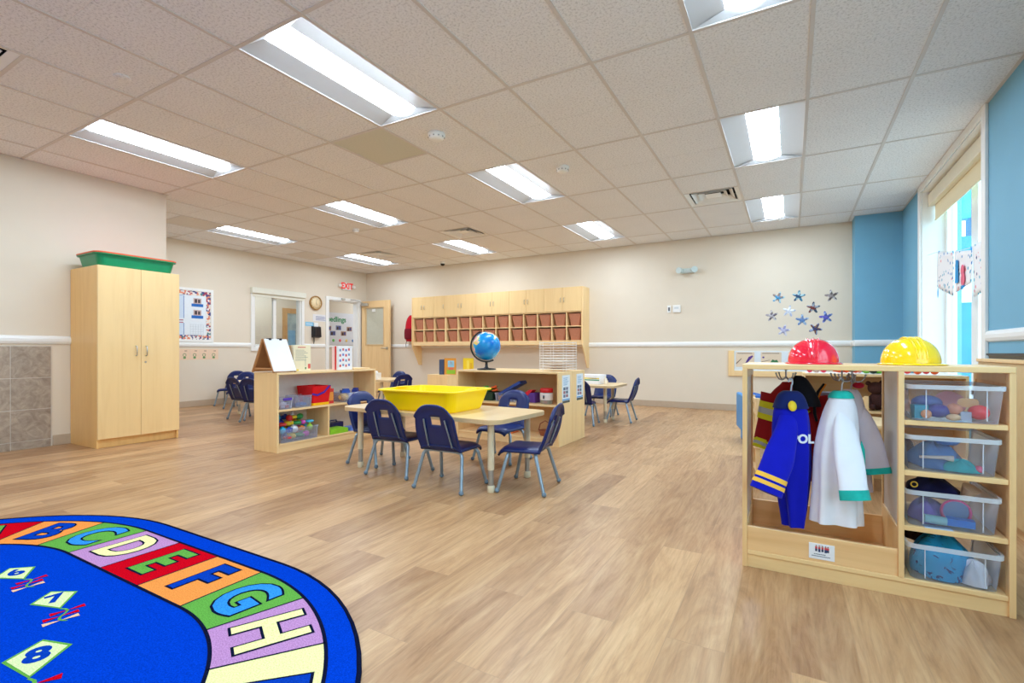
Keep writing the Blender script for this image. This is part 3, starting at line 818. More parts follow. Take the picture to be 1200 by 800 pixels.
# ---- tables
M_TOP = wood('maple_table_top', (238, 208, 160), 'x', 0.28, 0.05)
M_EDGE = mat('tan_table_edge', (214, 184, 140), rough=0.4, var=0.03)
M_CREAM = mat('cream_enamel', (222, 208, 178), rough=0.3, var=0.02)
def leg_table(label, loc, rz, lx, ly, h, ix, iy, r=0.09, group='activity tables with telescopic legs'):
    t = thing('activity_table', label, 'table', loc, rz, group)
    top = MB().prism(rounded(-lx, lx, -ly, ly, r, 8), h - 0.03, h, 'xy').build('table_top', M_TOP, t, bevel=0.004, seg=3)
    pts = [(x, y, h - 0.015) for x, y in rounded(-lx, lx, -ly, ly, r, 8)]
    MB().rings([[(x * 1.0015, y * 1.002, z) for x, y, _ in pts] for z in (h - 0.027, h - 0.004)], cap=False).build('edge_band', M_EDGE, top)
    for sx in (-1, 1):
        for sy in (-1, 1):
            c = (sx * ix, sy * iy)
            lg = MB().cyl((*c, 0.15), (*c, h - 0.03), 0.023, n=18).build('leg', M_CREAM, t)
            MB().cyl((*c, 0.03), (*c, 0.15), 0.0185, n=18).build('inner_tube', M_SILVER, lg)
            MB().lathe([(0.024, 0), (0.026, 0.006), (0.026, 0.04), (0.022, 0.046)], (*c, 0), 18).build('foot', M_CREAM, lg)
            MB().box(c[0] - 0.04, c[0] + 0.04, c[1] - 0.04, c[1] + 0.04, h - 0.036, h - 0.03).build('leg_plate', M_SILVER, lg)
    return t
TH = 0.50
leg_table('maple topped activity table carrying the large yellow bin', (-2.395, 3.075, 0), R(-3.5), 0.775, 0.345, TH, 0.655, 0.235)
leg_table('activity table with a white box on it, beyond the globe shelf', (-2.43, 6.42, 0), 0, 0.46, 0.36, TH, 0.29, 0.16, 0.12)
leg_table('activity table before the open door, mostly behind the left shelf', (-6.02, 5.85, 0), R(10), 0.62, 0.36, TH, 0.40, 0.24)
leg_table('activity table by the far left wall, hidden by chairs and the left shelf', (-6.9, 4.52, 0), 0, 0.48, 0.28, TH, 0.30, 0.14)

# ---- children's chairs
M_NAVY = mat('navy_plastic', (3, 32, 96), rough=0.36, var=0.05, scale=30, bump=0.08, bscale=400)
M_LEG = mat('blue_grey_steel', (150, 168, 184), rough=0.28, metal=0.55, var=0.02)
M_FOOT = mat('grey_nylon_foot', (112, 134, 152), rough=0.5)
def chair_meshes(t, h=0.59, s=0.30):
    def seat(u, v):
        x = (u - 0.5) * 0.33; y = -0.135 + v * 0.30
        a = abs(u - 0.5) * 2
        z = s + 0.002 - 0.012 * sin(pi * v) * (1 - a * a) - 0.028 * a ** 5
        if v > 0.8: z -= 0.035 * ((v - 0.8) / 0.2) ** 2
        if v > 0.75: x *= 1 - 0.12 * ((v - 0.75) / 0.25) ** 2
        return (x, y, z)
    MB().grid(seat, 14, 14).build('seat', M_NAVY, t, thick=0.013)
    def back(u, v):
        a = (u - 0.5) * 2
        top = h - 0.085 * abs(a) ** 3.0
        z = s - 0.03 + v * (top - s + 0.03)
        wd = 0.172 - 0.010 * v - 0.012 * abs(v - 0.55)
        x = a * wd
        y = -0.118 - 0.085 * v - 0.012 * (1 - a * a) - 0.026 * abs(a) ** 6 * (1 - v ** 3) - (0.02 * ((v - 0.93) / 0.07) if v > 0.93 else 0)
        y += 0.02 * (1 - v) ** 3
        return (x, y, z)
    MB().grid(back, 16, 16, skip=lambda i, j: 6 <= i <= 9 and 9 <= j <= 11).build('backrest', M_NAVY, t, thick=0.013)
    for q in (-1, 1):
        m = MB()
        m.tube([(q * 0.10, 0.08, s - 0.028), (q * 0.10, -0.09, s - 0.028), (q * 0.098, -0.135, s + 0.0), (q * 0.09, -0.185, s + 0.13), (q * 0.085, -0.207, s + 0.19)], 0.0055, 8)
        m.build('back_rod', M_LEG, t)
    m = MB()
    for y in (-0.10, 0.09): m.tube([(-0.15, y, s - 0.035), (0.15, y, s - 0.035)], 0.010, 8)
    m.build('seat_frame', M_LEG, t)
    for sx in (-1, 1):
        for sy, yf in ((-1, -0.172), (1, 0.155)):
            y0 = -0.10 if sy < 0 else 0.09
            lg = MB().tube([(sx * 0.11, y0, s - 0.035), (sx * 0.145, y0, s - 0.04), (sx * 0.160, y0 + sy * 0.008, s - 0.065), (sx * 0.193, yf - sy * 0.003, 0.02)], [0.0125, 0.0125, 0.0125, 0.012], 10).build('leg', M_LEG, t)
            MB().ball((sx * 0.195, yf, 0.0165), 0.0165, 12, 8).build('foot', M_FOOT, lg)
CHAIRS = [
 ('navy child chair at the left end of the yellow bin table', -3.07, 3.10, -90),
 ('navy child chair, back to us, left of two along the yellow bin table', -2.655, 2.905, 3),
 ('navy child chair, back to us, right of two along the yellow bin table', -2.08, 2.795, 2),
 ('navy child chair in side view at the right end of the yellow bin table', -1.595, 3.03, 100),
 ('navy child chair on the far side of the yellow bin table, facing us', -2.20, 3.68, 176),
 ('navy child chair at the right end of the table with the white box', -2.0, 6.50, 95),
 ('navy child chair half hidden by the globe shelf end, at the white box table', -2.37, 6.0, 8),
 ('navy child chair facing us behind the white box table', -2.42, 6.92, 180),
 ('navy child chair seen from behind at the table before the open door', -5.42, 5.83, 75),
 ('navy child chair facing us behind the table near the open door', -6.0, 6.33, 180),
 ('navy child chair turned away from us, nearest the tall cabinet', -6.62, 4.15, 0),
 ('navy child chair facing us against the far left wall, right of the small cards', -8.52, 5.03, 212),
 ('navy child chair turned away, half behind the easel shelf end panel', -6.20, 4.08, 12),
 ('navy child chair facing us just left of the easel shelf end panel', -7.97, 4.87, 212),
]
first = None
for lab, x, y, a in CHAIRS:
    if first is None:
        first = thing('child_chair', lab, 'chair', (x, y, 0), R(a), 'navy children chairs'); chair_meshes(first)
    else: dup(first, (x, y, 0), R(a), lab)

# ---- large yellow bin on the table
t = thing('sensory_bin', 'large yellow plastic bin on the table with navy chairs', 'bin', (-2.41, 3.03, TH + 0.001), R(1))
M_YEL = mat('yellow_plastic', (255, 220, 0), rough=0.3, var=0.005, spec=0.3)
tub(MB(), 0.375, 0.285, 0.158, 0.075, 0.06, lip=0.028).build('tub', M_YEL, t, bevel=0.004, seg=3)
m = MB()
for sx in (-1, 1): m.box(sx * 0.33 - 0.02, sx * 0.33 + 0.02, -0.06, 0.06, 0.158, 0.164)
m.build('hand_grips', M_YEL, t, bevel=0.003)

# ---- wall cabinet with cubbies on the back wall
t = thing('cubby_cabinet', 'long maple wall cabinet with doors above two rows of cubbies', 'cabinet', (-7.135, WB, 1.06))
Wd, Dp, Hh, k = 3.905, 0.30, 1.04, 0.018
UN = [(0.0, 0.878, 3, 3), (0.878, 2.416, 5, 4), (2.416, 3.905, 5, 4)]
ZB, ZM, ZS = 0.082, 0.345, 0.602                  # lower shelf top, middle shelf top, underside of the doors
for a, b, nc, nd in UN:
    for x in (a, b - k): MB().box(x, x + k, -Dp, -0.001, 0, Hh).build('side_panel', MAPLE, t, bevel=0.002)
    MB().box(a + k, b - k, -Dp, -0.001, Hh - k, Hh).build('top', MAPLE_X, t)
    MB().box(a + k, b - k, -0.015, -0.001, 0.02, Hh - k).build('back_panel', MAPLE_D, t)
    MB().box(a + k, b - k, -Dp, -0.015, 0.0, ZB).build('bottom_shelf', MAPLE_X, t, bevel=0.002)
    for z in (ZM, ZS): MB().box(a + k, b - k, -Dp, -0.015, z - k, z).build('shelf', MAPLE_X, t, bevel=0.002)
    cw = (b - a - k) / nc
    for i in range(1, nc):
        for z0, z1 in ((ZB, ZM - k), (ZM, ZS - k)):
            MB().box(a + i * cw, a + i * cw + k, -Dp, -0.015, z0, z1).build('divider', MAPLE, t, bevel=0.002)
    dw = (b - a) / nd
    for i in range(nd):
        d = MB().box(a + i * dw + 0.0015, a + (i + 1) * dw - 0.0015, -Dp - 0.018, -Dp - 0.001, ZS + 0.002, Hh).build('door', CAB, t, bevel=0.0015)
        hx = a + i * dw + (dw - 0.035 if i % 2 == 0 else 0.035)
        MB().tube([(hx, -Dp - 0.018, ZS + 0.17), (hx, -Dp - 0.036, ZS + 0.175), (hx, -Dp - 0.036, ZS + 0.245), (hx, -Dp - 0.018, ZS + 0.25)], 0.0045, 6).build('handle', M_SILVER, d)
for x in (-0.022, Wd + 0.004):
    MB().prism([(0.0, Hh), (-Dp - 0.018, Hh), (-Dp - 0.018, -0.02), (-0.09, -0.42), (0.0, -0.42)][::-1], x, x + 0.018, 'yz').build('end_bracket', MAPLE, t, bevel=0.002)

M_TERRA = mat('terracotta_woven', (186, 120, 90), rough=0.7, var=0.14, scale=40, stretch=(1, 1, 6), bump=0.4, bscale=160)
proto = None
rows = ('upper', 'lower'); num = ['first', 'second', 'third', 'fourth', 'fifth']
secn = ['left section', 'middle section', 'right section']
for si, (a, b, nc, nd) in enumerate(UN):
    cw = (b - a - k) / nc
    for ri, z in enumerate((ZM, ZB)):
        for i in range(nc):
            loc = (-7.135 + a + k + i * cw + (cw - k) / 2 + 0.006, WB - 0.155, 1.06 + z + 0.001)
            lab = 'terracotta cubby basket, %s from left in the %s row of the wall cabinet\'s %s' % (num[i], rows[ri], secn[si])
            if proto is None:
                mb = MB()
                def ring(hx, hy, zz): return [(x, y, zz) for x, y in rounded(-hx, hx, -hy, hy, 0.02, 3)]
                mb.rings([ring(0.082, 0.10, 0), ring(0.117, 0.13, 0.2), ring(0.121, 0.134, 0.202), ring(0.121, 0.134, 0.215), ring(0.113, 0.126, 0.215), ring(0.08, 0.098, 0.006)], 0, False)
                proto = mb.build('cubby_basket', M_TERRA); proto.location = loc; tag(proto, lab, 'basket', 'terracotta baskets in the cubbies')
            else:
                o = proto.copy(); COL.objects.link(o); o.location = loc; o['label'] = lab

# ================================================================== dress-up unit at the right
BIRCH = wood('birch_ply', (240, 202, 146), 'z', 0.35, 0.07)
BIRCH_X = wood('birch_ply_long', (242, 206, 150), 'x', 0.35, 0.07)
BIRCH_P = wood('birch_ply_panel', (240, 197, 142), 'x', 0.38, 0.10)
ACRYL = clear_plastic('frosted_acrylic', (226, 222, 222), 0.42, 0.3)
UX, UY = -0.187, 2.39
t = thing('dress_up_unit', 'birch dress-up unit with hanging costumes, clear bins and two hard hats on top', 'shelf', (UX, UY, 0))
UW, UD, UH, k = 0.881, 0.40, 0.892, 0.019
DV = 0.548                                            # left face of the divider
MB().box(0, UW, 0, UD, UH - 0.022, UH).build('top', BIRCH_X, t, bevel=0.003)
for x, nm in ((0, 'left_side'), (UW - k, 'right_side')):
    sd = MB().box(x, x + k, 0, 0.035, 0, UH - 0.022).box(x, x + k, UD - 0.03, UD, 0, UH - 0.022).box(x, x + k, 0.035, UD - 0.03, 0, 0.18)
    sd.box(x, x + k, 0.035, UD - 0.03, UH - 0.06, UH - 0.022)
    sd = sd.build('side_frame', BIRCH, t, bevel=0.002)
    if x == 0: MB().box(x + 0.005, x + 0.012, 0.035, UD - 0.03, 0.18, UH - 0.06).build('clear_panel', ACRYL, sd)
    else: MB().box(x + 0.004, x + 0.015, 0.035, UD - 0.03, 0.18, UH - 0.06).build('wood_panel', BIRCH_P, sd)
dv = MB().box(DV, DV + k, 0, 0.03, 0.075, UH - 0.022).box(DV, DV + k, UD - 0.02, UD, 0.075, UH - 0.022).box(DV, DV + k, 0.03, UD - 0.02, 0.075, 0.26).build('divider', BIRCH, t, bevel=0.002)
MB().box(DV + 0.006, DV + 0.012, 0.03, UD - 0.02, 0.26, UH - 0.022).build('clear_panel', ACRYL, dv)
MB().box(k, UW - k, 0.004, UD, 0.055, 0.075).build('bottom_board', BIRCH_X, t, bevel=0.003)
MB().box(k, UW - k, 0.010, 0.028, 0, 0.055).build('kick_board', BIRCH_X, t)
MB().box(k, DV, 0.006, 0.024, 0.075, 0.178).build('front_panel', BIRCH_P, t, bevel=0.002)
MB().box(k, DV, UD - 0.02, UD - 0.004, 0.075, 0.20).build('back_panel', BIRCH_P, t, bevel=0.002)
for z in (0.278, 0.49, 0.684):
    MB().box(DV + k, UW - k, 0.004, UD - 0.01, z - k, z).build('shelf', BIRCH_X, t, bevel=0.002)
# label with small printed figures and two lines of text
lb = MB().box(0.252, 0.342, 0.0035, 0.006, 0.088, 0.152).build('label_card', mat('white_paper', (236, 238, 244), rough=0.5, var=0.01), t)
m = MB()
for i, x in enumerate((0.278, 0.289, 0.300, 0.311, 0.319)):
    m.box(x - 0.004, x + 0.004, 0.003, 0.0036, 0.120 - (i % 2) * 0.002, 0.131, 0 if i % 2 else 1)
    m.box(x - 0.004, x + 0.004, 0.003, 0.0036, 0.131, 0.139, 2)
    m.lathe([(0.0005, -0.003), (0.003, -0.001), (0.003, 0.001), (0.0005, 0.003)], (x, 0.0036, 0.1425), 8, 3)
for a, b, z in ((0.270, 0.318, 0.107), (0.262, 0.330, 0.099)):
    for i in range(int((b - a) / 0.006)): m.box(a + i * 0.006, a + i * 0.006 + 0.0046, 0.003, 0.0036, z, z + 0.003, 1)
m.build('printed_picture', [mat('print_navy', (40, 60, 110)), mat('print_dark', (60, 70, 100)), mat('print_red', (206, 70, 80)), mat('print_skin', (170, 110, 90))], lb)
# a paper slip lies on the third shelf
tag(MB().box(0, 0.085, 0, 0.05, 0, 0.0006).add([(0.015, 0.018, 0.0009), (0.065, 0.018, 0.0009), (0.065, 0.024, 0.0009), (0.015, 0.024, 0.0009)], [(0, 1, 2, 3)], 1).build('paper_label', [mat('pale_blue_paper', (206, 222, 240), rough=0.5), mat('print_dark', (60, 70, 100))], loc=(UX + 0.63, UY + 0.006, 0.2785), rz=0.05), 'small pale blue paper label lying on the shelf edge under the third clear bin', 'label')

# hook clusters screwed under the top
M_HOOK = mat('gunmetal_wire', (160, 160, 166), rough=0.35, metal=0.7, var=0.03)
def hooks(x, y, label, rot=0.0):
    t = thing('coat_hook', label, 'hook', (x, y, UH - 0.022), rot, 'three pronged hooks under the top')
    MB().lathe([(0.016, 0), (0.016, -0.004), (0.005, -0.008)], n=14).cyl((0, 0, 0), (0, 0, -0.045), 0.0035, n=8).build('stem', M_HOOK, t)
    for q in (0, 90, 180, 270):
        a = R(q + 25); c, s = cos(a), sin(a)
        pts = [(0, 0, -0.036), (0.008 * c, 0.008 * s, -0.046), (0.02 * c, 0.02 * s, -0.052), (0.034 * c, 0.034 * s, -0.048), (0.043 * c, 0.043 * s, -0.036), (0.048 * c, 0.048 * s, -0.024)]
        pr = MB().tube(pts, 0.0028, 8).ball((0.0485 * c, 0.0485 * s, -0.022), 0.0042, 8, 6).build('prong', M_HOOK, t)
hooks(-0.02, 2.57, 'left wire hook cluster holding the blue hanger', 0.2)
hooks(0.195, 2.60, 'middle wire hook cluster holding the white coats', 0.5)
hooks(0.225, 2.52, 'right wire hook cluster, its long prong reaching toward the bins', -0.3)

def hanger(x, y, z, a, label, m_):
    t = thing('hanger', label, 'hanger', (x, y, z), a, 'plastic clothes hangers')
    pts = [(0.0, 0, 0)] + [(0.016 * cos(R(q)) + 0.0, 0, 0.055 + 0.016 * sin(R(q))) for q in (-60, -20, 20, 60, 100, 140, 175)]
    MB().tube(pts, 0.0035, 8).build('hook', m_, t)
    MB().tube([(-0.042, 0, -0.048), (-0.022, 0, -0.022), (0, 0, 0.002), (0.022, 0, -0.022), (0.042, 0, -0.048), (0.0, 0, -0.052)], 0.004, 8, closed=True).build('bar', m_, t)
    return t
M_HANG = mat('pale_blue_hanger', (206, 220, 244), rough=0.35)
M_HANGG = mat('grey_hanger', (196, 196, 206), rough=0.35)

def loft(sections, n=36, folds=0.0, nf=7, seed=0, amp_from=0.0):
    """closed rings: (cx, cy, cz, rx, ry) with vertical pleats whose depth grows along the loft"""
    rnd = random.Random(seed); ph = [rnd.uniform(0, 6.28) for _ in range(4)]
    rings = []
    L = len(sections)
    for i, (cx, cy, cz, rx, ry) in enumerate(sections):
        g = folds * max(0, i / (L - 1) - amp_from)
        ring = []
        for j in range(n):
            q = 2 * pi * j / n
            f = 1 + g * (sin(nf * q + ph[0]) * 0.6 + sin((nf - 3) * q + ph[1]) * 0.4)
            e = 2.0 / 2.5
            cq, sq = cos(q), sin(q)
            ring.append((cx + rx * f * math.copysign(abs(cq) ** e, cq), cy + ry * f * math.copysign(abs(sq) ** e, sq), cz))
        rings.append(ring)
    return rings
def sleeve(p0, p1, r0, r1, seed=0, flat=0.7, n=24, steps=9, sag=0.02, folds=0.06, perp=(0, 1, 0)):
    p0, p1 = Vector(p0), Vector(p1); t = (p1 - p0).normalized(); b = Vector(perp); b = (b - t * b.dot(t)).normalized(); a = t.cross(b)
    rnd = random.Random(seed); ph = rnd.uniform(0, 6.28)
    rings = []
    for i in range(steps + 1):
        u = i / steps; c = p0.lerp(p1, u) - Vector((0, 0, sag * sin(pi * u)))
        r = r0 + (r1 - r0) * u
        rings.append([tuple(c + (a * cos(q) + b * sin(q) * flat) * r * (1 + folds * u * sin(3 * q + ph + 2 * u)) * (1 + 0.03 * sin(9 * u + ph))) for q in [2 * pi * j / n for j in range(n)]])
    return rings
def cloth(name, rgb, var=0.05): return mat(name, rgb, rough=0.85, var=var, scale=14, bump=1.0, bscale=22, sheen=0.1, spec=0.2)

def garment(name, label, loc, rz, body_m, W, Dp, L, sleeves, hem_flare=1.05, folds=0.2, seed=1, group=None, collar=None, shoulder_drop=0.07, parts=()):
    t = thing(name, label, 'costume', loc, rz, group)
    sec = [(0, 0, 0.012, 0.045, 0.034), (0, 0, -0.004, 0.055, 0.042), (0, 0, -0.02, W * 0.62, Dp * 0.75), (0, 0, -0.02 - shoulder_drop * 0.55, W * 0.9, Dp * 0.92), (0, 0, -0.02 - shoulder_drop, W, Dp)]
    for i in range(1, 12):
        u = i / 11; sec.append((0.0, 0, -0.02 - shoulder_drop - (L - shoulder_drop - 0.02) * u, W * (1 - 0.06 * sin(pi * u) + (hem_flare - 1) * u), Dp * (1 + 0.35 * u)))
    MB().rings(loft(sec, 40, folds, 7, seed, 0.2)).build('body', body_m, t, sub=1)
    for i, sl in enumerate(sleeves):
        rings = sleeve(sl['a'], sl['b'], sl['r0'], sl['r1'], seed + i, sl.get('flat', 0.7), perp=sl.get('perp', (0, 1, 0)))
        sv = MB().rings(rings).build('sleeve', body_m, t, sub=1)
        A, B = Vector(sl['a']), Vector(sl['b'])
        for j, (u0, u1, cm, nm) in enumerate(sl.get('bands', ())):
            rr = sl['r0'] + (sl['r1'] - sl['r0']) * (u0 + u1) / 2
            rb = sleeve(A.lerp(B, u0) - Vector((0, 0, 0.02 * sin(pi * u0))), A.lerp(B, u1) - Vector((0, 0, 0.02 * sin(pi * min(u1, 1)))), rr * 1.035, rr * 1.05, seed + i, sl.get('flat', 0.7), steps=2, sag=0, perp=sl.get('perp', (0, 1, 0)))
            MB().rings(rb).build(nm, cm, sv, sub=1)
    if collar:
        MB().rings([[(0.05 * cos(q), 0.04 * sin(q), -0.002) for q in [2 * pi * j / 20 for j in range(20)]], [(0.062 * cos(q), 0.052 * sin(q), -0.012 - 0.01 * abs(sin(q))) for q in [2 * pi * j / 20 for j in range(20)]],
                    [(0.058 * cos(q), 0.046 * sin(q), 0.018) for q in [2 * pi * j / 20 for j in range(20)]]], 0, True, True, False).build('collar', collar, t, thick=0.006)
    return t

C_RED = cloth('fire_jacket_red', (158, 22, 26)); C_BLUE = cloth('police_blue', (6, 18, 180)); C_NAVY = cloth('police_navy_collar', (14, 32, 96)); C_WHITE = cloth('coat_white', (238, 240, 252), 0.02)
C_GREY = cloth('smock_grey', (150, 162, 190)); C_BLACK = cloth('black_cloth', (14, 14, 22)); C_PINKW = cloth('coat_offwhite', (222, 214, 226), 0.02)
C_YEL = cloth('stripe_yellow', (232, 222, 40)); C_SIL = cloth('stripe_silver', (190, 190, 186)); C_GOLD = cloth('stripe_gold', (246, 192, 76))
C_TEAL = cloth('teal_trim', (34, 180, 170), 0.25)

# red fire-fighter jacket, behind the blue one
t = garment('fire_jacket', 'dark red firefighter jacket with yellow and silver bands behind the blue police jacket', (0.008, 2.675, 0.79), R(-14), C_RED, 0.125, 0.048, 0.43,
            [dict(a=(-0.085, 0, -0.05), b=(-0.138, -0.03, -0.31), r0=0.055, r1=0.032, bands=((0.78, 0.86, C_YEL, 'yellow_band'), (0.85, 0.93, C_SIL, 'silver_band'), (0.92, 1.0, C_YEL, 'yellow_band'))),
             dict(a=(0.085, 0, -0.05), b=(0.140, -0.01, -0.36), r0=0.055, r1=0.036, bands=((0.56, 0.66, C_YEL, 'yellow_band'), (0.65, 0.77, C_SIL, 'silver_band'), (0.76, 0.86, C_YEL, 'yellow_band')))], folds=0.10, seed=3, shoulder_drop=0.085)
for z, cm, nm in ((-0.115, C_YEL, 'yellow_band'), (-0.143, C_SIL, 'silver_band'), (-0.171, C_YEL, 'yellow_band')):
    MB().rings(loft([(0, 0, z + 0.015, 0.129, 0.054), (0, 0, z - 0.015, 0.129, 0.0545)], 40)).tf(Matrix.Rotation(R(9), 4, 'Y')).build(nm, cm, t)
# black vest bunched on the hook
m = MB().rings(loft([(0, 0, 0.078, 0.010, 0.008), (0.004, 0, 0.07, 0.026, 0.022), (0.012, 0, 0.04, 0.036, 0.028), (0.022, 0, 0.0, 0.046, 0.030), (0.03, 0, -0.04, 0.052, 0.030), (0.034, 0, -0.06, 0.050, 0.028)], 30, 0.12, 5, 4))
tag(m.build('black_vest', C_BLACK, loc=(0.030, 2.585, 0.760), sub=1), 'black cloth vest bunched between the blue hanger and the fire jacket', 'costume')

def hung_coat(name, label, loc, rz, mat_, secs, cuff_path, r, bands, seed, flat=0.55, perp=(0, 1, 0), folds=0.42, cut=None):
    """coat seen almost edge-on: body lofted from sections (x, y, z, rx, ry), one sleeve swept along a path with a radius at each point"""
    t = thing(name, label, 'costume', loc, rz)
    MB().rings(loft(secs, 44, folds, 6, seed, 0.25)).build('body', mat_, t, sub=1)
    rnd = random.Random(seed); ph = rnd.uniform(0, 6)
    pts = [Vector(p) for p in cuff_path]; n = len(pts); N = 14
    def pos(u):
        x = u * (n - 1); i = min(int(x), n - 2); return pts[i].lerp(pts[i + 1], x - i)
    def rad(u):
        x = u * (n - 1); i = min(int(x), n - 2); return r[i] + (r[i + 1] - r[i]) * (x - i)
    def ring(u, k_=1.0):
        e = 0.03; tg = (pos(min(1, u + e)) - pos(max(0, u - e))).normalized()
        b = Vector(perp); b = (b - tg * b.dot(tg)).normalized(); a = tg.cross(b)
        return [tuple(pos(u) + (a * cos(q) + b * sin(q) * flat) * rad(u) * k_ * (1 + 0.11 * u * sin(3 * q + ph + 3 * u) + 0.03 * sin(14 * u + 2 * q))) for q in [2 * pi * j / 28 for j in range(28)]]
    sv = MB().rings([ring(i / N) for i in range(N + 1)]).build('sleeve', mat_, t, sub=1)
    for u0, u1, cm, nm in bands:
        MB().rings([ring(u0 + (u1 - u0) * i / 3, 1.03) for i in range(4)]).build(nm, cm, sv, sub=1)
    return t

# blue police jacket
ps = [(0.0, 0, 0.012, 0.034, 0.026), (0.0, 0, -0.004, 0.046, 0.036), (0.0, 0, -0.03, 0.058, 0.042), (0.0, 0, -0.07, 0.070, 0.046), (0.004, 0, -0.14, 0.076, 0.05), (0.006, 0, -0.24, 0.077, 0.05),
      (0.008, 0, -0.34, 0.074, 0.048), (0.012, 0, -0.44, 0.060, 0.044), (0.014, 0, -0.52, 0.048, 0.042), (0.012, 0, -0.575, 0.040, 0.040)]
t = hung_coat('police_jacket', 'royal blue police jacket with gold cuff stripes hanging on a blue hanger', (-0.002, 2.51, 0.752), R(20), C_BLUE, ps,
              [(-0.015, -0.02, -0.05), (-0.035, -0.05, -0.15), (-0.082, -0.085, -0.275), (-0.136, -0.115, -0.405)], [0.022, 0.048, 0.062, 0.064], ((0.83, 0.875, C_GOLD, 'gold_stripe'), (0.90, 0.94, C_GOLD, 'gold_stripe')), 8, 0.5, (0.2, 1, 0.35))
MB().rings(loft([(0, 0, 0.02, 0.030, 0.024), (0, 0, 0.010, 0.048, 0.038), (0.0, 0, -0.02, 0.062, 0.046), (0.0, 0, -0.055, 0.0715, 0.050)], 36)).build('collar', C_NAVY, t, sub=1)
m = MB(); m.lathe([(0.017, 0), (0.017, 0.003), (0.002, 0.005)], n=20)
m.tf(Matrix.Translation((-0.012, -0.053, -0.042)) @ Matrix.Rotation(R(74), 4, 'X') @ Matrix.Scale(1.35, 4, (0, 1, 0)))
m.build('badge', mat('yellow_patch', (240, 206, 40), rough=0.6), t)
put_text(MB(), 'POL', 0.052, frame_m((0.030, -0.0535, -0.185), (cos(R(9)), sin(R(9)), 0), (0, 0, 1)), 0, bold=0.002).build('lettering', mat('white_print', (226, 230, 240), rough=0.6), t, thick=0.002)
hanger(-0.002, 2.51, 0.756, R(60), 'pale blue plastic hanger carrying the police jacket', M_HANG)

# white coats with teal trim
ws = [(0.0, 0, 0.010, 0.030, 0.024), (0.0, 0, -0.006, 0.040, 0.034), (0.0, 0, -0.03, 0.050, 0.042), (-0.004, 0, -0.07, 0.062, 0.046), (-0.010, 0, -0.14, 0.072, 0.05), (-0.018, 0, -0.24, 0.080, 0.05),
      (-0.016, 0, -0.34, 0.081, 0.05), (-0.016, 0, -0.44, 0.084, 0.052), (-0.016, 0, -0.52, 0.087, 0.054), (-0.016, 0, -0.545, 0.086, 0.053)]
t = hung_coat('lab_coat', 'white play coat with teal cuffs, the front one of the two white coats', (0.186, 2.515, 0.762), R(16), C_WHITE, ws,
              [(-0.006, -0.02, -0.045), (-0.004, -0.05, -0.15), (0.004, -0.085, -0.285), (0.014, -0.115, -0.415)], [0.022, 0.050, 0.056, 0.057], ((0.90, 1.0, C_TEAL, 'teal_cuff'),), 12, 0.5, (-0.2, 1, 0.35))
MB().rings(loft([(0, 0, 0.018, 0.028, 0.022), (0, 0, 0.010, 0.040, 0.034), (0.0, 0, -0.012, 0.0475, 0.0405)], 36)).build('neck_trim', C_TEAL, t, sub=1)
MB().prism([(0.046, -0.245), (0.070, -0.285), (0.068, -0.22), (0.056, -0.185)], -0.052, -0.047, 'xz').build('pocket_trim', C_TEAL, t)
ws2 = [(x * 0.5, y, z * 0.8, rx * 0.85, ry * 0.8) for x, y, z, rx, ry in ws]
t = hung_coat('lab_coat', 'off-white play coat with teal cuff hanging behind the front white coat', (0.228, 2.62, 0.772), R(-8), C_PINKW, ws2,
              [(0.01, 0, -0.04), (0.045, -0.01, -0.13), (0.075, -0.015, -0.24), (0.098, -0.02, -0.345)], [0.02, 0.042, 0.046, 0.044], ((0.92, 1.0, C_TEAL, 'teal_cuff'),), 15, 0.6)
C_PLAID = None
def plaid():
    k = NT('red_check_cloth'); p = k.n('ShaderNodeBsdfPrincipled'); k.l(p.outputs[0], k.out.inputs[0]); p.inputs['Roughness'].default_value = 0.85
    tc = k.n('ShaderNodeTexCoord'); c = k.n('ShaderNodeTexChecker'); k.val(c, Scale=130.0); k.l(tc.outputs['Object'], c.inputs[0])
    c.inputs[1].default_value = (*lin((196, 60, 84)), 1); c.inputs[2].default_value = (*lin((66, 50, 76)), 1); k.l(c.outputs[0], p.inputs['Base Color'])
    return k.mat
C_PLAID = plaid(); C_PINK = cloth('pink_trim', (222, 110, 130), 0.2)
t = garment('smock', 'grey smock with red checked cuffs behind the white coats', (0.165, 2.735, 0.745), R(6), C_GREY, 0.085, 0.03, 0.36,
            [dict(a=(-0.075, 0, -0.06), b=(-0.105, -0.04, -0.31), r0=0.045, r1=0.036, bands=((0.84, 1.0, C_PLAID, 'checked_cuff'),)),
             dict(a=(0.085, 0, -0.06), b=(0.150, -0.02, -0.30), r0=0.045, r1=0.036, bands=((0.86, 1.0, C_PINK, 'pink_cuff'),))], folds=0.1, seed=20)
hanger(0.186, 2.515, 0.766, R(60), 'grey plastic hanger of the front white coat', M_HANGG)
hanger(0.228, 2.62, 0.775, R(-20), 'grey plastic hanger of the off-white coat behind', M_HANGG)
# dark beaded strap hanging at the left of the white coats
m = MB().tube([(0.13, 2.62, 0.80), (0.105, 2.60, 0.765), (0.092, 2.585, 0.72), (0.092, 2.58, 0.67), (0.10, 2.585, 0.635)], 0.006, 8, 0)
m.tube([(0.135, 2.62, 0.80), (0.118, 2.605, 0.77), (0.105, 2.60, 0.74), (0.108, 2.60, 0.70)], 0.005, 8, 1)
tag(m.build('strap', [C_BLACK, cloth('orange_cord', (210, 120, 30))]), 'black and orange cord strap hanging beside the white coat', 'strap')
tag(MB().ball((0, 0, 0), (0.022, 0.02, 0.014), 14, 8).build('red_cap', cloth('red_knit', (180, 24, 50)), loc=(0.255, 2.60, 0.80)), 'small red cloth bundle above the off-white coat', 'cloth')

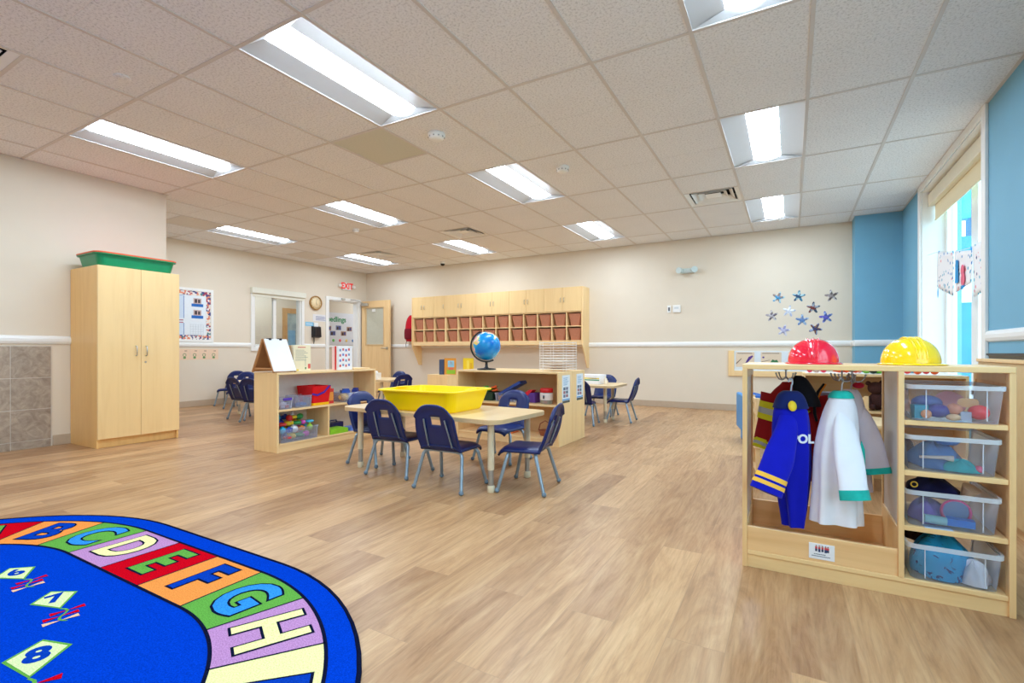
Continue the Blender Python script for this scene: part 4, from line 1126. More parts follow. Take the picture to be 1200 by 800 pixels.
# ---- hard hats
def hard_hat(loc, rgb, name, label, rz):
    t = thing('hard_hat', label, 'hat', loc, rz, 'toy hard hats')
    m_ = mat(name, rgb, rough=0.16, var=0.01, coat=0.6, spec=0.6)
    prof = [(0.0985 * cos(a) ** 0.88 if a < 1.57 else 0.001, 0.012 + 0.099 * sin(a)) for a in [i * pi / 2 / 12 for i in range(12)]] + [(0.002, 0.1111)]
    MB().lathe([(0.0985, 0.003)] + prof, n=36, cap=False).build('shell', m_, t)
    MB().grid(lambda u, v: ((0.097 + 0.014 * v + (0.028 * v * max(0, -sin(2 * pi * u)) ** 2)) * cos(2 * pi * u), (0.097 + 0.014 * v + (0.028 * v * max(0, -sin(2 * pi * u)) ** 2)) * sin(2 * pi * u), 0.008 - 0.006 * v), 40, 2).build('brim', m_, t, thick=0.003)
    m = MB()
    for x in (-0.022, 0, 0.022):
        m.tube([(x * (1 - 0.3 * abs(cos(a))), 0.0985 * cos(a), 0.0125 + 0.0995 * sin(a)) for a in [pi * (0.04 + 0.92 * i / 14) for i in range(15)]], 0.0042, 8)
    m.build('ridges', m_, t)
hard_hat((0.085, 2.56, UH + 0.001), (236, 18, 56), 'hat_red_plastic', 'shiny red toy hard hat on the dress-up unit', R(0))
hard_hat((0.425, 2.56, UH + 0.001), (255, 216, 0), 'hat_yellow_plastic', 'shiny yellow toy hard hat on the dress-up unit', R(15))

# ---- clear bins and what is in them
BINP = clear_plastic('clear_bin_plastic', (232, 240, 255), 0.09, 0.2); BINR = clear_plastic('clear_bin_rim', (232, 240, 252), 0.58, 0.25)
BL = ['clear plastic bin of toy food on the top shelf of the dress-up unit', 'clear plastic bin of blue cloth on the second shelf down', 'clear plastic bin of mixed toys on the third shelf down', 'clear plastic bin of blue star print cloth on the bottom board']
BC = [(0.5275, 0.685, 2.555), (0.522, 0.491, 2.575), (0.522, 0.279, 2.575), (0.527, 0.076, 2.572)]
first = None
for lab, (x, z, y) in zip(BL, BC):
    if first is None:
        first = thing('clear_bin', lab, 'bin', (x, y, z), 0, 'clear bins in the dress-up unit')
        hx, hy, hh = 0.141, 0.185, 0.137
        def ring(a, b, zz, r): return [(px, py, zz) for px, py in rounded(-a, a, -b, b, r)]
        MB().rings([ring(hx - 0.018, hy - 0.02, 0.0, 0.02), ring(hx - 0.006, hy - 0.006, hh - 0.014, 0.025)], 0, False, True, False).add(ring(hx - 0.018, hy - 0.02, 0.001, 0.02), [tuple(range(28))]).build('body', BINP, first)
        MB().rings([ring(hx - 0.006, hy - 0.006, hh - 0.016, 0.025), ring(hx, hy, hh - 0.016, 0.03), ring(hx, hy, hh, 0.03), ring(hx - 0.008, hy - 0.008, hh, 0.025)], 0, False, True, False).build('rim', BINR, first)
        for s in (-1, 1):
            MB().box(s * 0.085 - 0.0015, s * 0.085 + 0.0015, -hy + 0.004, -hy + 0.0085, 0.012, hh - 0.018).build('rib', BINR, first)
    else: dup(first, (x, y, z), 0, lab)
def item(name, label, mb, m_, loc, rz=0, cat='toy', group=None, sub=0):
    return tag(mb.build(name, m_, loc=loc, rz=rz, sub=sub), label, cat, group)
T = lambda n_, rgb, **kw: mat('toy_' + n_, rgb, rough=0.4, var=0.05, **kw)
# toy food in the top bin
bx, bz, by = BC[0]
f0 = by - 0.13
item('toy_eggplant', 'purple-blue toy food in the middle of the top clear bin', MB().ball((0, 0, 0), (0.036, 0.03, 0.026)), T('indigo', (64, 56, 150)), (bx - 0.038, f0 + 0.01, bz + 0.036), 0.2)
item('toy_carton', 'teal toy carton at the left end of the top clear bin', MB().box(-0.022, 0.022, -0.02, 0.02, 0, 0.05), T('teal', (20, 150, 180)), (bx - 0.095, f0 + 0.012, bz + 0.006), 0.2)
item('toy_bread', 'tan toy bread slice leaning in the top clear bin', MB().prism(rounded(-0.03, 0.03, -0.016, 0.016, 0.014), 0, 0.02, 'xz'), T('tan', (226, 176, 120)), (bx + 0.048, f0 + 0.014, bz + 0.07), -0.3)
item('toy_loaf', 'pinkish tan toy loaf in the top clear bin', MB().ball((0, 0, 0), (0.026, 0.026, 0.022)), T('salmon', (222, 146, 116)), (bx + 0.008, f0 + 0.012, bz + 0.045))
item('toy_tomato', 'bright red toy tomato at the right of the top clear bin', MB().ball((0, 0, 0), (0.032, 0.03, 0.028)), T('tomato', (238, 62, 66)), (bx + 0.078, f0 + 0.014, bz + 0.037))
item('toy_block', 'grey toy block on the floor of the top clear bin', MB().box(-0.016, 0.016, -0.014, 0.014, 0, 0.032), T('grey', (176, 180, 200)), (bx + 0.037, f0 + 0.008, bz + 0.006), 0.1)
item('toy_bun', 'pale toy bun low in the top clear bin', MB().ball((0, 0, 0), (0.022, 0.02, 0.013)), T('bun', (232, 196, 150)), (bx + 0.002, f0 - 0.008, bz + 0.016))
item('toy_plate', 'rose toy plate with a dark centre at the back of the top clear bin', MB().lathe([(0.002, 0.004), (0.03, 0.004), (0.044, 0.012), (0.05, 0.014)], n=24).tf(Matrix.Translation((0, 0.03, 0.05)) @ Matrix.Rotation(R(62), 4, 'X')), T('rose', (206, 128, 140)), (bx + 0.015, f0 + 0.085, bz + 0.004))
item('toy_grapes', 'dark blue toy fruit at the back left of the top clear bin', MB().ball((0, 0, 0), (0.05, 0.035, 0.03)), T('darkblue', (70, 90, 160)), (bx - 0.06, f0 + 0.08, bz + 0.06))
item('toy_peach', 'peach toy ball left of the purple toy in the top clear bin', MB().ball((0, 0, 0), 0.017), T('peach', (236, 160, 110)), (bx - 0.078, f0 - 0.012, bz + 0.024))
def heap(name, label, m_, loc, rx, ry, rz_, seed, amp=0.22, nu=30, nv=12, cat='cloth'):
    rnd = random.Random(seed); ph = [rnd.uniform(0, 6.3) for _ in range(6)]
    def f(u, v):
        q = 2 * pi * u; a = v * pi / 2
        k2 = 1 + amp * (sin(3 * q + ph[0] + 3 * v) * 0.5 + sin(5 * q + ph[1] - 4 * v) * 0.3 + sin(9 * q + ph[2]) * 0.15)
        return (rx * cos(a) * cos(q) * k2, ry * cos(a) * sin(q) * k2, rz_ * sin(a) * (1 + amp * 0.6 * sin(4 * q + ph[3])) )
    mb = MB().grid(f, nu, nv)
    return item(name, label, mb, m_, loc, 0, cat)
bx, bz, by = BC[1]
heap('folded_cloth', 'steel blue cloth heap in the second clear bin', cloth('steel_blue', (72, 118, 180)), (bx - 0.02, by - 0.02, bz + 0.004), 0.085, 0.11, 0.085, 31)
heap('folded_cloth', 'teal cloth bundle at the front of the second clear bin', cloth('teal_cloth', (26, 170, 180)), (bx + 0.035, by - 0.125, bz + 0.004), 0.05, 0.028, 0.042, 33)
item('toy_bowl', 'blue toy bowl on the cloth in the second clear bin', MB().lathe([(0.004, 0), (0.03, 0.004), (0.05, 0.024), (0.047, 0.024), (0.028, 0.01), (0.003, 0.006)], n=24), T('bluebowl', (52, 116, 196)), (bx + 0.01, by - 0.05, bz + 0.088))
item('toy_spoon', 'pale wooden toy spoon lying along the front of the second clear bin', MB().tube([(-0.05, 0, 0), (0.02, 0, 0.004), (0.05, 0, 0.002)], [0.005, 0.007, 0.012], 8), T('paletan', (214, 200, 190)), (bx - 0.04, by - 0.145, bz + 0.05))
item('toy_ball', 'small pink toy ball at the right of the second clear bin', MB().ball((0, 0, 0), 0.014), T('pink', (240, 100, 140)), (bx + 0.085, by - 0.13, bz + 0.018))
bx, bz, by = BC[2]
heap('dark_cloth', 'navy cloth piled above the rim of the third clear bin', cloth('navy_cloth', (24, 24, 70)), (bx - 0.03, by - 0.01, bz + 0.1), 0.085, 0.11, 0.062, 41)
item('toy_drum', 'grey and pink toy drum standing in the third clear bin', MB().cyl((0, 0, 0), (0, 0.02, 0.004), 0.042, n=26).tube([(0.043 * cos(q), 0, 0.043 * sin(q)) for q in [2 * pi * i / 26 for i in range(26)]], 0.005, 8, 1, closed=True), [T('slate', (110, 136, 176)), T('magenta', (206, 70, 130))], (bx + 0.025, by - 0.11, bz + 0.056))
item('toy_brick', 'bright blue toy brick at the front of the third clear bin', MB().box(-0.04, 0.04, -0.02, 0.02, 0, 0.026), T('azure', (40, 130, 226)), (bx + 0.032, by - 0.135, bz + 0.012), -0.1)
item('toy_tube', 'pale aqua toy tube beside the blue brick in the third clear bin', MB().cyl((-0.045, 0, 0.016), (0.02, 0, 0.012), 0.016), T('aqua', (150, 206, 214)), (bx - 0.03, by - 0.145, bz + 0.012))
heap('purple_cloth', 'violet cloth in the third clear bin', cloth('violet_cloth', (112, 92, 176)), (bx - 0.05, by - 0.05, bz + 0.004), 0.06, 0.08, 0.075, 43)
item('toy_horn', 'beige toy horn leaning out of the third clear bin', MB().tube([(0, 0, 0), (0.01, -0.02, 0.05), (0.02, -0.03, 0.075)], [0.014, 0.02, 0.03], 14), T('beige', (222, 196, 170)), (bx + 0.055, by - 0.06, bz + 0.075))
item('gold_cord', 'gold cord ring at the left rim of the third clear bin', MB().tube([(0.010 * cos(q), 0, 0.010 * sin(q)) for q in [2 * pi * i / 18 for i in range(18)]], 0.0025, 8, closed=True), T('gold', (214, 170, 50)), (bx - 0.105, by - 0.14, bz + 0.152))
bx, bz, by = BC[3]
def star_cloth():
    k = NT('blue_star_cloth'); p = k.n('ShaderNodeBsdfPrincipled'); k.l(p.outputs[0], k.out.inputs[0]); p.inputs['Roughness'].default_value = 0.85
    tc = k.n('ShaderNodeTexCoord'); n = k.n('ShaderNodeTexNoise'); k.val(n, Scale=26, Detail=2, Distortion=2.0); k.l(tc.outputs['Object'], n.inputs['Vector'])
    k.l(k.ramp(n.outputs[0], [(0.0, lin((28, 158, 216))), (0.61, lin((34, 164, 220))), (0.64, lin((24, 70, 130))), (1, lin((24, 60, 120)))]), p.inputs['Base Color']); return k.mat
heap('star_cape', 'turquoise blue cloth with dark print filling the bottom clear bin', star_cloth(), (bx - 0.01, by - 0.03, bz + 0.004), 0.105, 0.125, 0.145, 51, 0.12)
heap('white_cloth', 'white cloth at the right front corner of the bottom clear bin', cloth('white_cloth', (232, 236, 248)), (bx + 0.068, by - 0.11, bz + 0.004), 0.05, 0.045, 0.075, 52, 0.3)
heap('brown_fur', 'dark brown furry cloth at the back of the bottom clear bin', mat('brown_fur', (70, 44, 34), rough=0.95, var=0.6, scale=120), (bx - 0.03, by + 0.06, bz + 0.09), 0.075, 0.06, 0.07, 53, 0.2)

# ---- wooden cabinet at the right edge with a black tray on top
t = thing('side_cabinet', 'maple cabinet at the right edge, behind the dress-up unit', 'cabinet', (0.99, 3.30, 0))
MB().box(0, 0.27, 0, 0.7, 0.06, 0.885).build('carcass', wood('grey_maple', (214, 188, 140), 'x', 0.4, 0.06), t, bevel=0.003)
MB().box(0.02, 0.27, 0.02, 0.68, 0, 0.06).build('plinth', MAPLE_D, t)
MB().box(-0.008, 0.275, -0.008, 0.708, 0.885, 0.905).build('top', MAPLE_X, t, bevel=0.003)
m = MB(); tub(m, 0.12, 0.30, 0.03, 0.012, 0.02, lip=0.006)
tag(m.build('black_tray', mat('black_plastic', (22, 26, 30), rough=0.35), loc=(1.13, 3.66, 0.906)), 'flat black tray on the maple cabinet at the right edge', 'tray')

# ================================================================== play area behind the dress-up unit
ts = shelf_unit('toy_shelf', 'low maple toy shelf in the blue corner behind the dress-up unit', (0.575, 4.5, 0), 0, 0.99, 0.32, 0.775, (0.2, 0.5), [], MAPLE_D)
MB().box(-0.475, 0.475, 0.004, 0.316, 0.775, 0.777).build('lit_top_sheet', mat('lit_top_white', (244, 240, 234), rough=0.35), ts)  # white sheet paints the bright light falling on the shelf top
PW = wood('light_pine', (236, 206, 158), 'x', 0.4, 0.06); PWZ = wood('light_pine_upright', (236, 204, 154), 'z', 0.4, 0.06)
t = thing('round_table', 'small round pine table behind the hanging costumes', 'table', (0.345, 3.92, 0))
MB().lathe([(0.27, 0.468), (0.276, 0.474), (0.276, 0.495), (0.27, 0.5), (0.001, 0.5)], n=48).build('table_top', PW, t)
for q in (88, 178, 268, 358):
    c, s = cos(R(q)), sin(R(q))
    MB().cyl((0.2 * c, 0.2 * s, 0), (0.19 * c, 0.19 * s, 0.468), 0.016, 0.019, 14).build('leg', PWZ, t)
MB().lathe([(0.19, 0.42), (0.2, 0.42), (0.2, 0.468), (0.19, 0.468)], n=40, cap=False).build('apron', PW, t)
tag(MB().box(-0.04, 0.04, -0.045, 0.045, 0, 0.012).build('toy_card_box', mat('cyan_card', (40, 178, 206), rough=0.5), loc=(0.185, 3.86, 0.501), rz=0.1), 'small flat cyan box on the round pine table', 'toy')
def wood_chair_meshes(t):
    for sx in (-1, 1):
        MB().box(sx * 0.13 - 0.014, sx * 0.13 + 0.014, -0.14, -0.112, 0, 0.62).build('leg', PWZ, t, bevel=0.003)
        MB().box(sx * 0.13 - 0.014, sx * 0.13 + 0.014, 0.11, 0.138, 0, 0.27).build('leg', PWZ, t, bevel=0.003)
    MB().box(-0.155, 0.155, -0.15, 0.15, 0.27, 0.29).build('seat', PW, t, bevel=0.004)
    m = MB().box(-0.116, -0.045, -0.136, -0.118, 0.5, 0.61).box(0.045, 0.116, -0.136, -0.118, 0.5, 0.61).box(-0.045, 0.045, -0.136, -0.118, 0.575, 0.61).box(-0.045, 0.045, -0.136, -0.118, 0.5, 0.53)
    m.build('back_rail', PW, t, bevel=0.003)
    for y in (-0.126, 0.124): MB().box(-0.13, 0.13, y - 0.008, y + 0.008, 0.10, 0.125).build('stretcher', PW, t)
    for x in (-0.13, 0.13): MB().box(x - 0.008, x + 0.008, -0.12, 0.12, 0.13, 0.155).build('stretcher', PW, t)
wc = thing('pine_chair', 'small pine chair behind the round table, facing us', 'chair', (0.345, 4.24, 0), pi, 'small pine chairs'); wood_chair_meshes(wc)
dup(wc, (-0.10, 3.98, 0), R(-80), 'small pine chair left of the round table, behind the red firefighter jacket')
# foam armchair in blue and green
FB = mat('blue_vinyl', (30, 142, 216), rough=0.4, var=0.04); FBD = mat('deep_blue_vinyl', (16, 88, 170), rough=0.4, var=0.04); FG = mat('sage_green_vinyl', (150, 190, 132), rough=0.45, var=0.04); FO = mat('olive_vinyl', (152, 154, 82), rough=0.45, var=0.04)
t = thing('foam_armchair', 'blue and green foam toddler armchair near the back wall', 'chair', (-0.33, 5.72, 0), R(12))
MB().box(-0.11, 0.16, -0.2, 0.2, 0.0, 0.15).build('base', FB, t, bevel=0.012)
MB().box(-0.15, -0.10, -0.22, 0.22, 0.13, 0.50).build('back_cushion', FB, t, bevel=0.014)
MB().box(-0.10, -0.05, -0.17, 0.17, 0.15, 0.46).build('inner_cushion', FO, t, bevel=0.014)
for y in (-0.22, 0.15):
    pts = [(-0.05, 0.15), (0.17, 0.15), (0.17, 0.34)] + [(0.17 - 0.22 * (1 - cos(R(a))), 0.34 + 0.12 * sin(R(a))) for a in (15, 30, 45, 60, 75)] + [(-0.05, 0.46)]
    am = MB().prism(pts, y, y + 0.07, 'xz').build('arm', FG, t, bevel=0.01)
    rim = [(0.175, y + 0.035, 0.16), (0.175, y + 0.035, 0.34)] + [(0.175 - 0.22 * (1 - cos(R(a))), y + 0.035, 0.34 + 0.135 * sin(R(a))) for a in (20, 40, 60, 80)] + [(-0.05, y + 0.035, 0.48)]
    MB().tube(rim, 0.034, 8).build('arm_bolster', FBD, am)
MB().box(-0.05, 0.16, -0.15, 0.15, 0.15, 0.22).build('seat_cushion', FG, t, bevel=0.014)

# toys on and in the corner shelf
zt = 0.779
item('toy_pear', 'green and white toy vegetable at the left end of the corner shelf top', MB().ball((0, 0, 0), (0.03, 0.024, 0.02)), T('lime', (120, 190, 70)), (0.50, 4.58, zt + 0.02))
item('toy_apple', 'pink-red toy fruit, leftmost of the fruit on the corner shelf top', MB().ball((0, 0, 0), 0.02), T('cherry', (226, 50, 80)), (0.13, 4.56, zt + 0.02))
item('toy_egg', 'pale brown toy egg between the two pink-red fruits on the corner shelf', MB().ball((0, 0, 0), (0.022, 0.018, 0.015)), T('egg', (206, 180, 160)), (0.175, 4.57, zt + 0.015))
item('toy_apple', 'pink-red toy fruit right of the pale egg on the corner shelf top', MB().ball((0, 0, 0), 0.021), T('cherry', (226, 50, 80)), (0.222, 4.56, zt + 0.021))
for i in range(5):
    item('toy_carrot', 'orange toy carrot in a row on the corner shelf top', MB().tube([(-0.035, 0, 0), (0.03, 0, 0), (0.04, 0, 0)], [0.006, 0.016, 0.008], 10), T('orange', (244, 96, 24)), (0.31 + 0.035 * i, 4.57 + 0.01 * (i % 2), zt + 0.017), 0.5 * (i % 3) + 0.8, 'toy', 'toy carrots on the corner shelf')
item('toy_lettuce', 'bright green toy leaves on the corner shelf top', MB().ball((0, 0, 0), (0.05, 0.034, 0.022)), T('leafgreen', (110, 190, 40)), (0.57, 4.57, zt + 0.022))
item('toy_mushroom', 'black and green toy piece among the leaves on the corner shelf', MB().ball((0, 0, 0), (0.024, 0.02, 0.018)), T('blackgreen', (30, 50, 30)), (0.535, 4.53, zt + 0.018))
item('toy_tomato', 'red toy tomato beside the divider on the corner shelf top', MB().ball((0, 0, 0), 0.022), T('tomato', (238, 62, 66)), (0.68, 4.56, zt + 0.022))
for i, (x, c) in enumerate(((0.74, 'tomato'), (0.80, 'orange'), (0.85, 'tomato'), (0.90, 'orange'))):
    item('toy_fruit', ('red', 'orange', 'second red', 'rightmost orange')[i] + ' toy fruit on the corner shelf top, above the toy food bin', MB().ball((0, 0, 0), 0.023 + 0.003 * (i % 2)), _mats['toy_' + c], (x, 4.55 + 0.01 * i, zt + 0.026))
heap('green_bag', 'bright green cloth toy bag on the middle shelf of the corner toy shelf', cloth('bright_green', (40, 190, 30)), (0.22, 4.62, 0.502), 0.08, 0.07, 0.085, 61, 0.2, cat='toy')
heap('grey_cloth', 'grey-lilac cloth toy left of the green bag on the corner shelf', cloth('lilac_grey', (160, 150, 170)), (0.30, 4.72, 0.502), 0.06, 0.05, 0.10, 62, 0.2, cat='toy')
tt = thing('plush_toy', 'dark brown plush animal sitting on the middle shelf of the corner toy shelf', 'plush toy', (0.57, 4.62, 0.502))
M_BR = mat('brown_plush', (66, 34, 30), rough=0.95, var=0.3, scale=150, bump=0.5)
MB().ball((0, 0, 0.065), (0.06, 0.05, 0.066), 18, 10).build('body', M_BR, tt)
MB().ball((-0.01, -0.01, 0.165), (0.052, 0.048, 0.048), 18, 10).ball((-0.055, 0, 0.20), 0.018).ball((0.03, 0, 0.208), 0.018).build('head', M_BR, tt)
MB().ball((0.06, -0.035, 0.055), (0.022, 0.02, 0.045)).ball((-0.06, -0.035, 0.055), (0.022, 0.02, 0.045)).ball((0.035, -0.06, 0.024), (0.022, 0.04, 0.022)).ball((-0.035, -0.06, 0.024), (0.022, 0.04, 0.022)).build('limbs', M_BR, tt)
tt = thing('baby_doll', 'pink skinned baby doll right of the brown plush on the corner toy shelf', 'doll', (0.72, 4.60, 0.502))
M_SK = mat('doll_vinyl', (216, 168, 150), rough=0.5, var=0.03)
MB().ball((0, 0, 0.055), (0.042, 0.036, 0.055), 16, 10).build('body', cloth('doll_dress', (226, 190, 186)), tt)
MB().ball((0, -0.005, 0.135), (0.036, 0.036, 0.04), 16, 10).build('head', M_SK, tt)
MB().ball((0, 0.006, 0.152), (0.037, 0.035, 0.032), 16, 10).build('hair', M_BR, tt)
MB().tube([(-0.03, -0.01, 0.085), (-0.06, -0.03, 0.05)], [0.014, 0.01], 10).tube([(0.03, -0.01, 0.085), (0.06, -0.03, 0.05)], [0.014, 0.01], 10).tube([(-0.02, -0.02, 0.016), (-0.03, -0.08, 0.014)], 0.014, 10).tube([(0.02, -0.02, 0.016), (0.03, -0.08, 0.014)], 0.014, 10).build('limbs', M_SK, tt)
for i, (x, c, h) in enumerate(((0.20, (236, 236, 240), 0.07), (0.29, (206, 206, 214), 0.06))):
    item('toy_dish', ('white toy cups stacked', 'grey toy pot')[i] + ' on the bottom shelf of the corner toy shelf', MB().lathe([(0.03, 0), (0.045, h * 0.8), (0.048, h), (0.044, h), (0.028, 0.006)], n=20), T('dish%d' % i, c), (x, 4.58, 0.201))
heap('dark_bag', 'dark red and navy cloth bag on the bottom shelf of the corner toy shelf', cloth('plum_navy', (52, 26, 52)), (0.70, 4.62, 0.202), 0.08, 0.07, 0.13, 66, 0.2, cat='toy')

# ================================================================== things on the low shelf with the easel (its front at x = LS_X)
def paper(name, rgb): return mat(name, rgb, rough=0.6, var=0.02)
t = thing('tabletop_easel', 'wooden table-top easel with a white board on the left low shelf', 'easel', (-4.31, 2.965, LS_H + 0.001), 0)
EW = wood('brown_easel_wood', (190, 138, 88), 'z', 0.45, 0.1)
hx, hz = 0.155, 0.312
def slant(sx, y0, y1, a0, a1, th, off=0.0):
    """slab lying in one slope of the A-frame between heights a0..a1"""
    p = lambda a: (sx * hx * (1 - a), hz * a)
    nx, nz = hz / sqrt(hx * hx + hz * hz), hx / sqrt(hx * hx + hz * hz)
    (xa, za), (xb, zb) = p(a0), p(a1)
    o0 = Vector((sx * nx, 0, nz)) * off; o1 = Vector((sx * nx, 0, nz)) * (off + th)
    return [tuple(Vector((x, y, z)) + o) for o in (o0, o1) for x, y, z in ((xa, y0, za), (xa, y1, za), (xb, y1, zb), (xb, y0, zb))]
BF = [(0, 1, 2, 3), (4, 5, 6, 7), (0, 1, 5, 4), (2, 3, 7, 6), (0, 3, 7, 4), (1, 2, 6, 5)]
m = MB()
for sx in (-1, 1):
    for y0, y1 in ((-0.122, -0.104), (0.104, 0.122)): m.add(slant(sx, y0, y1, 0, 1, 0.014), BF)
    m.add(slant(sx, -0.104, 0.104, 0.93, 1, 0.012), BF).add(slant(sx, -0.104, 0.104, 0.02, 0.1, 0.012), BF)
m.box(-0.12, 0.12, -0.118, -0.108, 0.03, 0.045)
m.build('frame', EW, t)
MB().add(slant(-1, -0.104, 0.104, 0.1, 0.93, 0.006), BF).build('back_board', wood('dark_easel_board', (150, 102, 62), 'x', 0.5, 0.1), t)
MB().add(slant(1, -0.118, 0.118, 0.02, 0.99, 0.005, 0.014), BF).build('white_board', mat('white_board', (236, 238, 242), rough=0.3, var=0.01), t)
m = MB()
for y in (-0.06, 0.05): m.box(-0.014, 0.028, y - 0.012, y + 0.012, hz - 0.006, hz + 0.012)
m.build('clips', mat('black_clip', (30, 32, 46), rough=0.4), t)

def book(name, label, loc, rz, W, H, TH_, cover, pages=(236, 230, 214), tilt=0.0, deco=None, group=None):
    """upright closed book: spine along local z at x=0, cover in the x-z plane facing -y"""
    t = thing(name, label, 'book', loc, rz, group)
    cm = paper('cover_%d_%d_%d' % cover, cover)
    MB().box(0, W, -TH_, -TH_ + 0.003, 0, H).box(0, W, -0.003, 0, 0, H).box(-0.001, 0.003, -TH_, 0, 0, H).build('cover', cm, t)
    MB().box(0.003, W - 0.004, -TH_ + 0.003, -0.003, 0.004, H - 0.004).build('pages', paper('page_%d' % pages[0], pages), t)
    if deco:
        m = MB(); ms = []
        for kx, (x0, x1, z0, z1, c) in enumerate(deco):
            m.box(x0 * W, x1 * W, -TH_ - 0.0008, -TH_, z0 * H, z1 * H, kx); ms.append(paper('ink_%d_%d_%d' % c, c))
        m.build('cover_pattern', ms, t)
    return t
ink = (150, 150, 140)
txt = [(0.12, 0.62 + 0.1 * (i % 3), 0.80 - 0.055 * i, 0.815 - 0.055 * i, ink) for i in range(8)]
book('picture_book', 'large cream storybook with text standing on the left low shelf beside the easel', (-4.262, 3.115, LS_H + 0.001), R(90), 0.2, 0.262, 0.03, (244, 232, 198),
     deco=txt + [(0.25, 0.7, 0.9, 0.93, (206, 80, 60)), (0.84, 0.98, 0.1, 0.28, (222, 96, 90)), (0.66, 0.74, 0.08, 0.16, (90, 130, 80)), (0.05, 0.3, 0.02, 0.09, (240, 214, 90)), (0.68, 0.7, 0.2, 0.6, (150, 170, 150))])
book('picture_book', 'tan storybook standing edge on between the easel and the cream storybook', (-4.312, 3.115, LS_H + 0.001), R(90), 0.19, 0.258, 0.045, (226, 198, 150))
book('picture_book', 'white storybook with small red and blue figures, standing near the open door', (-4.243, 3.65, LS_H + 0.001), R(90), 0.2, 0.255, 0.02, (240, 240, 244),
     deco=[(0.1 + 0.2 * (i % 4), 0.22 + 0.2 * (i % 4), 0.12 + 0.22 * (i // 4) + 0.03 * (i % 2), 0.22 + 0.22 * (i // 4) + 0.03 * (i % 2), ((210, 80, 90), (110, 130, 200), (200, 100, 110), (120, 150, 190))[(i * 3 + i // 4) % 4]) for i in range(16)])
book('picture_book', 'thin red storybook squeezed beside the white one on the left low shelf', (-4.270, 3.65, LS_H + 0.001), R(90), 0.19, 0.255, 0.025, (206, 36, 40))
book('picture_book', 'pale pink storybook left of the thin red one on the left low shelf', (-4.312, 3.65, LS_H + 0.001), R(90), 0.19, 0.252, 0.040, (238, 206, 206))
tag(MB().box(-0.12, 0.12, -0.12, 0.12, 0, 0.014).build('wooden_board', MAPLE_X, loc=(-4.32, 3.97, LS_H + 0.001), bevel=0.003), 'flat wooden puzzle board lying on the right end of the left low shelf', 'board')

BOXP = clear_plastic('clear_tub_plastic', (226, 230, 244), 0.15, 0.2)
def clear_tub(label, loc, rz, hx, hy, hh, latch=None, lid=None):
    t = thing('clear_tub', label, 'tub', loc, rz)
    tub(MB(), hx, hy, hh, 0.012, 0.02, 0.002, 0.006).build('body', BOXP, t)
    if latch: MB().box(-0.045, 0.045, -hy - 0.006, -hy + 0.003, hh - 0.022, hh + 0.002).build('latch', latch, t, bevel=0.002)
    if lid: MB().prism(rounded(-hx - 0.004, hx + 0.004, -hy - 0.004, hy + 0.004, 0.02), hh, hh + 0.012, 'xy').build('lid', lid, t, bevel=0.002)
    return t
z2 = 0.399
purple = mat('purple_latch', (84, 54, 168), rough=0.4)
clear_tub('small clear tub with a purple latch at the end of the left shelf', (-4.225, 2.985, z2), pi / 2, 0.075, 0.085, 0.105, purple)
clear_tub('clear tub in front of the red fabric bin', (-4.24, 3.185, z2), pi / 2, 0.10, 0.09, 0.115)
item('toy_sticks', 'white and red craft sticks inside the small clear tub with the purple latch', MB().box(-0.05, 0.05, -0.04, -0.03, 0.002, 0.03).box(-0.04, 0.05, -0.01, 0, 0.002, 0.05).box(-0.05, 0.03, 0.02, 0.035, 0.002, 0.035), T('craft', (220, 210, 220)), (-4.225, 2.985, z2 + 0.009), pi / 2 + 0.15)
item('toy_pegs', 'red toy pegs on the floor of the small clear tub', MB().box(-0.05, 0.0, 0, 0.02, 0.0, 0.02).box(0.01, 0.04, -0.01, 0.012, 0, 0.025), T('pegs', (210, 120, 120)), (-4.185, 2.985, z2 + 0.009), pi / 2)
item('toy_blocks', 'blue and brown toy pieces inside the clear tub before the red bin', MB().box(-0.07, -0.02, -0.03, 0.02, 0, 0.025).ball((0.03, -0.02, 0.016), (0.03, 0.025, 0.016)).box(0.0, 0.06, 0.02, 0.05, 0, 0.03), T('bluebits', (80, 120, 190)), (-4.23, 3.185, z2 + 0.009), pi / 2)
t = thing('fabric_bin', 'bright red fabric bin with a purple stripe and a yellow base on the left shelf', 'bin', (-4.27, 3.385, z2), pi / 2)
RF = cloth('red_fabric', (222, 16, 22)); 
MB().rings([[(x, y, z) for x, y in rounded(-a, a, -b, b, 0.015, 3)] for a, b, z in ((0.10, 0.11, 0.022), (0.118, 0.125, 0.195), (0.113, 0.12, 0.195), (0.095, 0.105, 0.03))], 0, False).build('body', RF, t)
MB().rings([[(x, y, z) for x, y in rounded(-a, a, -b, b, 0.015, 3)] for a, b, z in ((0.101, 0.111, 0.0), (0.1035, 0.1135, 0.026))], 0, False).build('base', cloth('yellow_base', (246, 190, 20)), t)
MB().add([(-0.1195, -0.122, 0.13), (-0.06, -0.1245, 0.115), (0.02, -0.1245, 0.14), (0.08, -0.1265, 0.197), (0.11, -0.1265, 0.197), (0.03, -0.1245, 0.122), (-0.055, -0.123, 0.095), (-0.1185, -0.1205, 0.112)], [(0, 1, 6, 7), (1, 2, 5, 6), (2, 3, 4, 5)]).build('stripe', cloth('purple_stripe', (74, 40, 150)), t)
t = thing('picture_box', 'box with a colourful animal picture right of the red fabric bin', 'box', (-4.25, 3.53, z2), pi / 2)
MB().box(-0.045, 0.045, -0.05, 0.05, 0, 0.155).build('carton', paper('red_carton', (196, 44, 40)), t)
